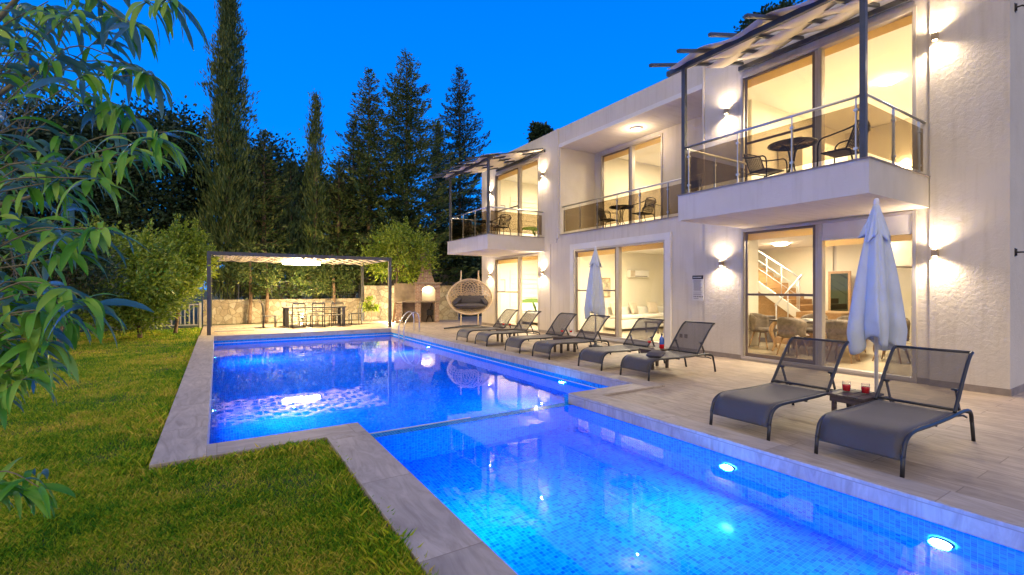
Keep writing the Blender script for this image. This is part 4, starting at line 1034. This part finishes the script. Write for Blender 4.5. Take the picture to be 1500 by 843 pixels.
# living room
s = thing('sofa', 'long cream sofa with cushions along the living room wall', 'sofa', (13.4, 12.2, .021))
MB().box(-1.6, 1.9, -.45, .4, .08, .42).build('base', M['white'], s, bevel=.04); MB().box(-1.6, 1.9, .2, .42, .42, .82).build('backrest', M['white'], s, bevel=.05)
for k in range(3): MB().box(-1.58 + k * 1.16, -.46 + k * 1.16, -.47, .18, .425, .56).build('seat_cushion', M['white'], s, bevel=.04)
for i, (x, rz_, lb) in enumerate(((12.9, 15, 'beige square cushion leaning on cream sofa, left'), (13.9, -12, 'beige square cushion leaning on the cream sofa, right'), (12.0, 5, 'beige cushion at the left end of the cream sofa'))):
    o = pillow('sofa_cushion', 'beige', None, (0, 0, 0), .46, .46, .15); o.location = (x, 12.2, .8); o.rotation_euler = (R(70), 0, R(rz_)); tag(o, lb, 'cushion', 'beige cushions on the sofa')
t = thing('air_conditioner', 'white split air conditioner on the living room wall above the sofa', 'air conditioner', (13.5, 12.645, 1.93)); MB().box(-.5, .5, -.2, 0, 0, .28).build('body', M['white'], t, bevel=.03); MB().box(-.46, .4, -.204, -.2005, .03, .06).build('vent', M['grey'], t)
MB().box(-.5, -.26, -.206, -.2003, .03, .26).build('side_label', M['beige'], t)
t = thing('wall_art', 'beige painting on the living room wall left of air conditioner', 'picture', (11.85, 12.645, 1.55)); MB().box(-.3, .3, -.03, 0, -.35, .35).build('frame', M['wood'], t); MB().box(-.27, .27, -.034, -.0305, -.32, .32).build('canvas', M['picture'], t)
t = thing('coffee_table', 'low dark coffee table before the cream sofa', 'table', (12.9, 10.9, .021)); MB().box(-.55, .55, -.3, .3, .33, .37).build('table_top', M['darkwood'], t)
for sx in (-1, 1):
    for sy in (-1, 1): MB().box(sx * .5 - .02, sx * .5 + .02, sy * .26 - .02, sy * .26 + .02, 0, .33).build('leg', M['darkwood'], t)
# bedrooms
for z0, wd_ in ((.021, 'ground floor'), (3.171, 'upper floor')):
    t = thing('bed', 'bed with domed green headboard and white pillows on the %s' % wd_, 'bed', (11.75, 16.2, z0))
    MB().box(-.8, .8, -1.0, .85, .1, .5).build('mattress', M['white'], t, bevel=.05)
    hp = [(-.7, .3), (.7, .3), (.7, .8)] + [(.7 * math.cos(math.pi * k / 14), .8 + .26 * math.sin(math.pi * k / 14)) for k in range(1, 14)] + [(-.7, .8)]
    MB().prism(hp, .86, .93).build('headboard', M['green'], t)
    for sx in (-.38, .38): pillow('bed_pillow', 'white', t, (sx, .68, .7), .66, .42, .18, 0, 0, R(58))
    t = thing('slatted_panel', 'horizontally grooved cream wall panel behind the %s bed' % wd_, 'wall panel', (11.75, 17.148, z0))
    g = MB()
    for k in range(11): g.box(-1.1, 1.4, -.03, 0, .1 + k * .2, .1 + k * .2 + .185)
    g.build('board', M['innerwall'], t, bevel=.006)
    t = thing('wall_art', 'small framed picture on the %s bedroom wall' % wd_, 'picture', (10.2, 17.148, z0 + 1.62)); MB().box(-.2, .2, -.03, 0, -.26, .26).build('frame', M['grey'], t); MB().box(-.17, .17, -.033, -.0305, -.23, .23).build('print', M['paper'], t)
t = thing('wall_globe_lamp', 'bright globe lamp on wall inside the upstairs right room', 'lamp', (15.86, 5.15, 4.9)); MB().lathe([(.001, -.12), (.07, -.1), (.12, 0), (.07, .1), (.001, .12)], seg=20).build('globe', M['bulb'], t); MB().box(0, .04, -.04, .04, -.04, .04).build('mount', M['steel'], t)
t = thing('wardrobe', 'cream wardrobe with plain doors in the upstairs right room', 'wardrobe', (13.4, 6.3, FZ))
for k in range(4): MB().box(-1.2 + k * .6, -.61 + k * .6, -.3, .3, 0, 2.1).build('door', M['innerwall'], t, bevel=.006)
t = thing('wall_clock', 'round beige wall ornament inside the recessed balcony room', 'wall ornament', (12.9, 12.215, 4.9)); MB().lathe([(.001, .03), (.2, .03), (.22, 0)], seg=32, M=Matrix.Rotation(R(90), 4, 'X')).build('disc', M['beige'], t)
t = thing('wall_art', 'small framed picture in the room behind the recessed balcony', 'picture', (14.2, 12.215, 4.4)); MB().box(-.2, .2, -.03, 0, -.3, .3).build('frame', M['grey'], t); MB().box(-.17, .17, -.033, -.0305, -.27, .27).build('print', M['paper'], t)
# ------------------------------------------------------------------ vegetation
def frame_cards(C, D, N_, L, Wd, quads=True):
    """diamond leaves: centre C, axis D, side S; arrays (n,3)"""
    S = np.cross(D, N_); S /= (np.linalg.norm(S, axis=1, keepdims=True) + 1e-9)
    L = L[:, None]; Wd = Wd[:, None]
    a = C - D * L / 2; b = C + S * Wd / 2 - D * L * .08; c = C + D * L / 2; d = C - S * Wd / 2 - D * L * .08
    V = np.stack([a, b, c, d], 1).reshape(-1, 3); n = len(C)
    return V, np.arange(4 * n).reshape(n, 4)
def unit(v): return v / (np.linalg.norm(v, axis=1, keepdims=True) + 1e-9)
def rnd(n): return unit(RNG.normal(size=(n, 3)))
def trunk_mesh(pts, r0, r1, seg=10): return MB().tube(arc_pts(pts, 4), r0, seg, r1)
def spire(kind, x, y, H, Rm, zb, lb, n=9000, mat='conif', style='cypress', group=None, lean=0, seed=0, hr=.16):
    rg = np.random.default_rng(seed + 5)
    t = thing(kind, lb, 'tree', (x, y, -.03), rg.uniform(0, 6), group)
    trunk_mesh([(0, 0, 0), (lean * .3, 0, H * .35), (lean * .6, 0, H * .7), (lean, 0, H * .96)], hr, .015).build('trunk', M['bark'], t)
    if style == 'cypress':
        u = rg.random(n) ** .9; z = zb + (H - zb) * u; tt = (z - zb) / (H - zb)
        prof = Rm * np.where(tt < .25, .55 + 1.8 * tt, 1.0) * (1 - tt) ** .62 + .06
        az = rg.uniform(0, 2 * np.pi, n)
        wob = 1 + .28 * np.sin(az * 3 + z * 1.7 + seed) + .2 * np.sin(az * 5 - z * 2.9)
        r = prof * wob * np.sqrt(rg.random(n)) * rg.choice([1, 1, 1, 1.25], n)
        nc = n // 22; k_ = rg.integers(0, nc, n); sel = rg.integers(0, n, nc); f_ = rg.random(n) < .8      # gather into clumps
        z = np.where(f_, z[sel][k_] + rg.normal(size=n) * .16, z); az2 = np.where(f_, az[sel][k_], az); r2 = np.where(f_, r[sel][k_] * 1.05, r); az = az2; r = r2
        C = np.stack([r * np.cos(az) + lean * z / H, r * np.sin(az), z], 1) + rg.normal(size=(n, 3)) * [.09, .09, .05]; tt = np.clip((z - zb) / (H - zb), 0, 1)
        D = unit(np.stack([np.cos(az) * .45, np.sin(az) * .45, np.full(n, 1.0)], 1) + rg.normal(size=(n, 3)) * .22)
        L = rg.uniform(.16, .42, n) * (1 - .4 * tt); W_ = L * rg.uniform(.14, .26, n)
        V, F = frame_cards(C, D, unit(rg.normal(size=(n, 3))), L, W_)
    else:   # layered boughs
        Cs, Ds, Ls = [], [], []; bm = MB(); z = zb; k = 0
        while z < H * .985:
            tt = (z - zb) / (H - zb); nb = 8 if tt < .85 else 5
            for b_ in range(nb):
                az = 2.4 * k + b_ * 2 * math.pi / nb + rg.uniform(-.4, .4)
                Lb = Rm * (1 - tt) ** .85 * rg.uniform(.45, 1.3) * (.55 + min(tt * 3, .45)) + .12
                rise = rg.uniform(.1, .5) if tt > .3 else rg.uniform(-.25, .3)
                m = max(18, int(Lb * n / 300)); s = rg.random(m) ** .75
                side = rg.normal(size=m) * .16 * Lb * (1.05 - s) + rg.normal(size=m) * .05
                cx, sx = math.cos(az), math.sin(az)
                px = s * Lb; pz = z + Lb * (rise * s - .28 * np.sin(s * 2.6) * .6) + rg.normal(size=m) * .08
                Cs.append(np.stack([px * cx - side * sx + lean * z / H, px * sx + side * cx, pz], 1))
                d = np.stack([cx - np.sign(side) * sx * .6, sx + np.sign(side) * cx * .6, rise + rg.uniform(-.2, .6, m)], 1)
                Ds.append(unit(d + rg.normal(size=(m, 3)) * .3)); Ls.append(rg.uniform(.12, .34, m) * (1 - .35 * tt))
                if tt < .95: bm.tube([(lean * z / H, 0, z), (Lb * .45 * cx, Lb * .45 * sx, z + Lb * (.45 * rise - .15)), (Lb * .85 * cx, Lb * .85 * sx, z + Lb * (.85 * rise - .1))], .03 * (1 - tt) + .008, 4, .004, cap=False)
            k += 1; z += rg.uniform(.24, .46) * (1.1 - .45 * tt)
        C = np.concatenate(Cs); D = np.concatenate(Ds); L = np.concatenate(Ls)
        V, F = frame_cards(C, D, unit(rg.normal(size=C.shape)), L, L * rg.uniform(.2, .42, len(L)))
        bm.build('limbs', M['bark'], t)
    np_mesh('crown', V, F, M[mat], t); return t
def broad(kind, x, y, H, Rx, Rz, zc, lb, n=9000, mat='broad', ll=.16, seed=0, trunks=1, group=None, cl=60, tr=.12, lean=(0, 0), aspect=.42):
    rg = np.random.default_rng(seed + 50)
    t = thing(kind, lb, 'tree', (x, y, -.03), 0, group)
    cl = int(cl * 1.6); cc = rg.normal(size=(cl, 3)); cc /= np.linalg.norm(cc, axis=1, keepdims=True); cc *= rg.uniform(.35, 1.0, (cl, 1)) ** .5
    cc = cc * [Rx, Rx, Rz] + [lean[0], lean[1], zc]; cc = cc[cc[:, 2] > .3]; cl = len(cc)
    g = MB(); fork = Vector((lean[0] * .5, lean[1] * .5, max(.5, zc - Rz * .65)))
    for k in range(trunks):
        g.tube(arc_pts([(rg.uniform(-.2, .2) * (trunks > 1), rg.uniform(-.2, .2) * (trunks > 1), 0), fork * .5 + Vector((.05, .02, 0)), fork], 4), tr, 8, tr * .6)
    g.build('trunk', M['bark'], t); g = MB()
    for c in cc[: min(cl, 40)]:
        c = Vector(c); m = (fork + c) * .5 + Vector((0, 0, -.1 * Rz)); g.tube(arc_pts([fork, m, c], 3), tr * .4, 5, .006, cap=False)
    g.build('limbs', M['bark'], t)
    n = int(n * (2.3 if mat == 'conifb' else 1.7)); aspect = .6 if mat == 'conifb' else aspect; w_ = rg.integers(0, cl, n); sc = min(Rx, Rz) * .2; scl = rg.uniform(.5, 1.3, (n, 1))
    off = rg.normal(size=(n, 3)) * sc * [1.1, 1.1, .8]
    C = cc[w_] + off; D = unit(off / sc + rg.normal(size=(n, 3)) * .7 + [0, 0, .15]); L = rg.uniform(.6, 1.25, n) * ll
    if mat == 'citrus' and n > 3000:      # upright young shoots break the outline
        base_ = cc[rg.integers(0, cl, 90)]; out = unit(base_ - [lean[0], lean[1], zc] + 1e-3) * .6 + [0, 0, .9]; out = unit(out + rg.normal(size=out.shape) * .2)
        kk = rg.integers(0, 90, n // 5); s_ = rg.random(n // 5)[:, None] * Rz * .6
        C = np.concatenate([C, base_[kk] + out[kk] * s_ + rg.normal(size=(n // 5, 3)) * .035]); D = np.concatenate([D, unit(out[kk] * .7 + rg.normal(size=(n // 5, 3)) * .6)])
        L = np.concatenate([L, rg.uniform(.6, 1.1, n // 5) * ll])
    ok = C[:, 2] > .12; C, D, L = C[ok], D[ok], L[ok]
    V, F = frame_cards(C, D, unit(rg.normal(size=C.shape) * .7 + [0, 0, 1]), L, L * aspect)
    np_mesh('crown', V, F, M[mat], t); return t

G = 'conifers behind the garden wall'
spire('cypress_tree', .45, 24.9, 15.3, 1.15, 1.2, 'tallest slender dark cypress rising above the left pergola post', 27000, seed=1, group=G)
spire('conifer_tree', 1.9, 25.3, 9.2, 2.3, 1.6, 'shorter leafy conifer right of the tallest cypress', 12000, style='bough', seed=2, group=G)
spire('conifer_tree', 3.1, 25.6, 7.8, 1.3, 1.5, 'low bushy conifer between the tallest cypress and the thin cypress', 9000, seed=3, group=G, mat='conifb')
spire('cypress_tree', 4.15, 25.0, 11.2, .62, 1.5, 'thin pencil shaped cypress near the middle of the tree row', 8000, seed=4, group=G)
spire('conifer_tree', 5.3, 25.2, 8.2, 2.2, 1.4, 'low olive conifer right of the pencil cypress', 12000, style='bough', seed=5, group=G)
spire('conifer_tree', 6.9, 25.4, 13.4, 3.0, 1.7, 'tall pointed conifer with a second peak left of the widest conifer', 16000, style='bough', seed=6, group=G)
spire('conifer_tree', 6.2, 25.9, 10.8, 2.2, 1.7, 'narrow conifer just left of the two tall pointed conifers', 9000, style='bough', seed=16, group=G, mat='conifb')
spire('conifer_tree', 9.05, 25.6, 15.0, 4.8, 1.5, 'widest layered conifer with spreading boughs in middle of the garden', 20000, style='bough', seed=7, group=G)
spire('cypress_tree', 11.8, 27.6, 11.9, .85, 1.5, 'narrow dark cypress between the widest conifer and the far conifer', 8000, seed=8, mat='conifb', group=G)
spire('conifer_tree', 13.7, 28.4, 16.6, 3.7, 1.5, 'far layered conifer standing above the left balcony roof', 15000, style='bough', seed=9, mat='conifb', group=G)
G = 'broadleaf trees behind the garden'
broad('broadleaf_tree', -2.3, 28.5, 10, 2.8, 3.6, 6.6, 'dark loose tree left of the tallest cypress', 13000, ll=.22, seed=1, group=G, cl=80, mat='conifb')
broad('broadleaf_tree', -6.8, 30, 10, 3.6, 3.8, 6.4, 'dark broad tree behind the foreground branches', 13000, ll=.24, seed=2, group=G, cl=80, mat='conifb')
broad('broadleaf_tree', -11.5, 29, 9, 3.8, 3.6, 5.4, 'dark broad tree at the far left behind foreground leaves', 11000, ll=.24, seed=3, group=G, cl=80, mat='conifb')
broad('broadleaf_tree', 2.3, 28.3, 9, 2.4, 3.3, 6.0, 'dark tree behind the low conifers over the pergola', 10000, ll=.2, seed=4, group=G, cl=70, mat='conifb')
broad('broadleaf_tree', 5.0, 29, 9, 2.6, 3.0, 5.2, 'dark tree filling the gap behind the pencil cypress', 10000, ll=.2, seed=5, group=G, cl=70, mat='conifb')
broad('broadleaf_tree', 12.4, 25.8, 6, 2.7, 1.9, 3.4, 'dark tree behind the block wall and wicker swing', 9000, ll=.2, seed=6, group=G, cl=60, mat='conifb')
broad('broadleaf_tree', 8.6, 27.0, 6, 2.5, 2.3, 3.8, 'dark undergrowth tree behind the widest conifer', 9000, ll=.2, seed=16, group=G, cl=60, mat='conifb')
broad('shrub', 2.6, 25.2, 3, 3.2, .8, 1.9, 'low hanging green foliage behind mesh fence on left part of stone wall', 8000, ll=.14, seed=26, cl=50, mat='conif')
broad('shrub', 5.2, 25.1, 3, 1.9, .8, 2.0, 'green foliage behind the right end of the mesh fence', 6000, ll=.14, seed=27, cl=40, mat='conif')
broad('young_tree', 6.75, 20.9, 4, 1.5, 1.15, 3.1, 'young bright green tree left of the barbecue chimney', 5200, mat='citrus', ll=.17, seed=7, cl=34, tr=.06, lean=(.4, 0), aspect=.36)
broad('shrub', 5.95, 21.6, 1.2, .34, .42, .85, 'sparse young shrub before the brightly lit stone wall', 420, mat='citrus', ll=.13, seed=8, cl=12, tr=.02)
broad('citrus_tree', -2.0, 18.3, 3.8, 1.35, 1.35, 1.75, 'bright green citrus tree with leaning trunk at the lawn edge', 15000, mat='citrus', ll=.14, seed=9, cl=70, tr=.07, lean=(-.35, 0))
broad('citrus_tree', -1.2, 19.6, 3.8, .9, 1.1, 2.35, 'taller citrus tree beside the left pergola post', 8000, mat='citrus', ll=.14, seed=19, cl=44, tr=.06, lean=(.1, 0))
broad('small_tree', -3.15, 14.9, 3, 1.05, .95, 1.9, 'small dark tree with thin trunk on the lawn behind the foreground branches', 5000, mat='broad', ll=.13, seed=10, cl=40, tr=.05)
broad('hedge_shrub', -5.2, 21.2, 2.5, 2.0, 1.1, 1.2, 'dark shrub in front of the picket fence at left', 9000, mat='broad', ll=.15, seed=11, cl=60, tr=.05)
broad('hedge_shrub', -8.5, 20.5, 3, 2.6, 1.7, 1.7, 'large dark shrub at far left of the lawn', 9000, mat='broad', ll=.16, seed=12, cl=60, tr=.05)
broad('hedge_shrub', -12.5, 18.0, 3, 3.0, 2.2, 2.0, 'dark hedge like shrub at left edge of the lawn', 8000, mat='broad', ll=.18, seed=13, cl=60, tr=.05)
broad('distant_tree', 24.3, 13.5, 15, 1.2, 1.1, 15.0, 'treetop showing above the right balcony roof', 2600, mat='conifb', ll=.24, seed=14, cl=20, tr=.1)
broad('distant_tree', 17.6, 24.4, 11, .8, .7, 11.3, 'small treetop showing over the roof parapet', 1500, mat='conifb', ll=.24, seed=15, cl=14, tr=.1)

# garden trunks standing in front of the low stone wall
for i, (x, lb) in enumerate(((1.2, 'bare trunk before the stone wall, left of the dining chairs'), (1.85, 'second bare trunk before the stone wall'), (4.7, 'thin lit trunk behind the right end of the dining table'))):
    t = thing('tree_trunk', lb, 'tree', (x, 23.6, -.03)); trunk_mesh([(0, 0, 0), (.06, .02, 1.2), (.02, .3, 3.2)], .085, .05).build('trunk', M['bark'], t)
    n = 900; rg = np.random.default_rng(i); C = rg.normal(size=(n, 3)) * [.5, .35, .5] + [0, .3, 2.5]; D = unit(rg.normal(size=(n, 3)) + [0, 0, -.6]); L = rg.uniform(.12, .26, n)
    V, F = frame_cards(C, D, rnd(n), L, L * .25); np_mesh('crown', V, F, M['conif'], t)

# ------------------------------------------------------------------ foreground peach tree
CAMV = Vector((math.sin(TH), math.cos(TH), 0)); CAMR = Vector((math.cos(TH), -math.sin(TH), 0))
def P3(px, py, d): return CAMV * d + CAMR * ((px - 750) / 689 * d) + Vector((0, 0, 1.5 - (py - 423.5) / 689 * d))
pt = thing('peach_tree', 'peach tree with long drooping glossy leaves reaching in from the left edge', 'tree', (-1.25, 2.75, -.03))
base = Vector((-1.25, 2.75, -.03))
rp = random.Random(21); LV = []; LF = []; tw = MB()
def leaf(p, d, L, W_, droop, roll):
    d = Vector(d).normalized(); up = Vector((0, 0, 1)); s = d.cross(up)
    s = s.normalized() if s.length > .05 else Vector((1, 0, 0))
    s = (Matrix.Rotation(roll, 3, d) @ s)
    n = 8; pos = Vector(p); cur = d.copy(); pts = []
    for i in range(n + 1):
        t = i / n; pts.append((pos.copy(), cur.copy(), t)); cur = (cur + Vector((0, 0, -droop / n))).normalized(); pos += cur * (L / n)
    b0 = len(LV); tws = rp.uniform(-.5, .5)
    for (q, c, t) in pts:
        wv = W_ * (math.sin(math.pi * min(1, t * .92 + .05)) ** .75) * (1 - .35 * t)
        if t == 1: wv = .0006
        s2 = (Matrix.Rotation(tws * t, 3, c) @ s); s2 = (s2 - c * s2.dot(c)).normalized(); nn = s2.cross(c)
        wavy = .12 * wv * math.sin(t * 14)
        LV.extend([tuple(q - s2 * wv + nn * (.34 * wv + wavy)), tuple(q), tuple(q + s2 * wv + nn * (.34 * wv - wavy))])
    for i in range(n):
        a = b0 + i * 3; LF.extend([(a, a + 1, a + 4, a + 3), (a + 1, a + 2, a + 5, a + 4)])
def cluster(px, py, d, n=13, spread=1.0, src=None, L=.14):
    c = P3(px, py, d)
    if src is not None:
        a = P3(*src); m = (a + c) / 2 + Vector((rp.uniform(-.04, .04), rp.uniform(-.04, .04), rp.uniform(-.03, .09))); path = arc_pts([a, m, c], 5); tw.tube(path, .0032, 6, .0015)
        dirn = (c - a).normalized()
    else: path = [c]; dirn = CAMR
    for k in range(n):
        f = rp.random() ** .5 if len(path) > 1 else 1
        q = Vector(path[int(f * (len(path) - 1))]) if rp.random() < .35 else c - dirn * rp.uniform(0, .07)
        az = rp.uniform(0, 2 * math.pi)
        dd = dirn * .75 + Vector((math.cos(az), math.sin(az), rp.uniform(-.35, .55))) * spread
        leaf(q, dd, L * rp.uniform(.55, 1.2), .0122 * rp.uniform(.7, 1.3), rp.uniform(.9, 3.0), rp.uniform(-1.1, 1.1))
main = [((-150, 330, 1.75), [(40, 60, 1.65), (95, 70, 1.55), (150, 45, 1.7), (125, 105, 1.5), (60, 110, 1.75), (20, 30, 1.8), (10, 100, 1.6), (70, 20, 1.7), (110, 15, 1.6), (170, 100, 1.6)]),
        ((60, -40, 1.75), [(185, 30, 1.65), (205, 45, 1.6), (235, 5, 1.55), (150, 10, 1.7), (255, 8, 1.5)]),
        ((60, 95, 1.75), [(200, 100, 1.7), (225, 105, 1.6), (190, 95, 1.75)]),
        ((-80, 110, 1.9), [(146, 151, 1.75), (165, 165, 1.7), (190, 160, 1.65), (200, 175, 1.8)]),
        ((-80, 240, 1.8), [(85, 215, 1.7), (110, 205, 1.65), (60, 235, 1.75), (30, 225, 1.8), (10, 215, 1.7)]),
        ((60, 285, 1.6), [(200, 215, 1.5), (235, 205, 1.45), (250, 190, 1.5), (165, 225, 1.6), (215, 225, 1.6)]),
        ((-60, 310, 1.6), [(85, 268, 1.5), (130, 250, 1.5), (115, 240, 1.6), (60, 275, 1.55), (150, 262, 1.45), (30, 290, 1.65)]),
        ((-60, 400, 1.5), [(135, 345, 1.45), (160, 335, 1.4), (60, 330, 1.55), (90, 350, 1.5), (30, 345, 1.6), (110, 370, 1.5)]),
        ((-60, 470, 1.45), [(130, 442, 1.38), (145, 445, 1.4), (60, 430, 1.5), (90, 435, 1.45), (30, 440, 1.5), (10, 410, 1.55), (70, 460, 1.4)]),
        ((-60, 540, 1.4), [(50, 490, 1.4), (75, 495, 1.38), (25, 500, 1.45), (10, 480, 1.4), (40, 520, 1.4)]),
        ((-60, 620, 1.35), [(30, 540, 1.35), (45, 548, 1.33), (10, 555, 1.4)]),
        ((-90, 760, 1.5), [(30, 712, 1.45), (60, 708, 1.42), (5, 720, 1.5)])]
for root, tips in main:
    a = P3(*root); crotch = base + Vector((0, 0, max(.5, min(1.5, a.z - .4))))
    tw.tube(arc_pts([crotch, (crotch + a) / 2 + Vector((0, 0, .08)), a], 5), .014, 7, .007)
    for tp_ in tips:
        cluster(*(tp_[0] + rp.uniform(-6, 6), tp_[1] + rp.uniform(-6, 6), tp_[2]), n=rp.randint(10, 15), src=root, spread=rp.uniform(.8, 1.1))
for k in range(44):     # loose fill in the dense inner crown
    cluster(rp.uniform(-60, 110), rp.choice([rp.uniform(0, 110), rp.uniform(200, 560)]), rp.uniform(1.6, 2.1), n=10, src=(-60, rp.uniform(50, 560), 2.0))
off = np.array(list(base)); np_mesh('leaves', np.array(LV) - off, np.array(LF), M['peach'], pt, smooth=True)
tk = MB(); tk.tube(arc_pts([base, base + Vector((.03, .02, .6)), base + Vector((-.05, 0, 1.2)), base + Vector((0, .05, 2.0)), base + Vector((.1, .1, 2.8))], 5), .075, 12, .03)
for m_, nm, mt in ((tk, 'trunk', 'bark'), (tw, 'twigs', 'twig')):
    m_.v = [Vector(v) - base for v in m_.v]; m_.build(nm, M[mt], pt)

# ------------------------------------------------------------------ grass
def grass():
    V = []; n = 800000
    # sample in view polar space: density falls with distance
    d = 2.2 * np.exp(RNG.random(n) * math.log(24 / 2.2)); r = RNG.uniform(-1.35, .35, n)
    X = d * math.sin(TH) + r * d * math.cos(TH); Y = d * math.cos(TH) - r * d * math.sin(TH)
    ok = ((X < -.47) & (Y < 22)) | ((X < .93) & (Y < 4.94)); ok &= ~((X > -.5) & (Y > 4.93)); X, Y, d = X[ok], Y[ok], d[ok]
    nz = np.sin(X * 2.1 + 1.3 * np.sin(Y * 1.7)) * np.sin(Y * 2.6 + X) + .6 * np.sin(X * 6.3 + Y * 4.1) * np.sin(Y * 7.7 - X * 3)
    keep = RNG.random(len(X)) < np.clip(.85 + .2 * nz, .45, 1); X, Y, d, nz = X[keep], Y[keep], d[keep], nz[keep]
    m = len(X); edge = np.minimum(np.abs(X + .48), 9); h = RNG.uniform(.018, .05, m) * (1 + .25 * nz)
    # tufts along the kerbs
    e1 = ((X > -.75) & (X < -.47) & (Y > 4.9)); e2 = (Y < 4.94) & ((X > .72) | ((Y > 4.72) & (X > -.5)))
    h = np.where(e1 | e2, h * RNG.uniform(.7, 1.9, m), h)
    wd = np.clip(.0016 * d / 2.4, .0016, .012) * RNG.uniform(.7, 1.5, m)
    az = RNG.uniform(0, 2 * np.pi, m); ln = RNG.uniform(.2, 1.0, m) * h; a2 = RNG.uniform(0, 2 * np.pi, m)
    bx = np.cos(az) * wd; by = np.sin(az) * wd; z0 = np.full(m, -.032)
    v0 = np.stack([X - bx, Y - by, z0], 1); v1 = np.stack([X + bx, Y + by, z0], 1)
    v2 = np.stack([X + bx * .7 + np.cos(a2) * ln * .4, Y + by * .7 + np.sin(a2) * ln * .4, z0 + h * .65], 1)
    v3 = np.stack([X + np.cos(a2) * ln, Y + np.sin(a2) * ln, z0 + h], 1)
    V = np.stack([v0, v1, v2, v3], 1).reshape(-1, 3); F = np.arange(4 * m).reshape(m, 4)
    o = np_mesh('grass', V, F, M['grass']); o['kind'] = 'stuff'
grass()
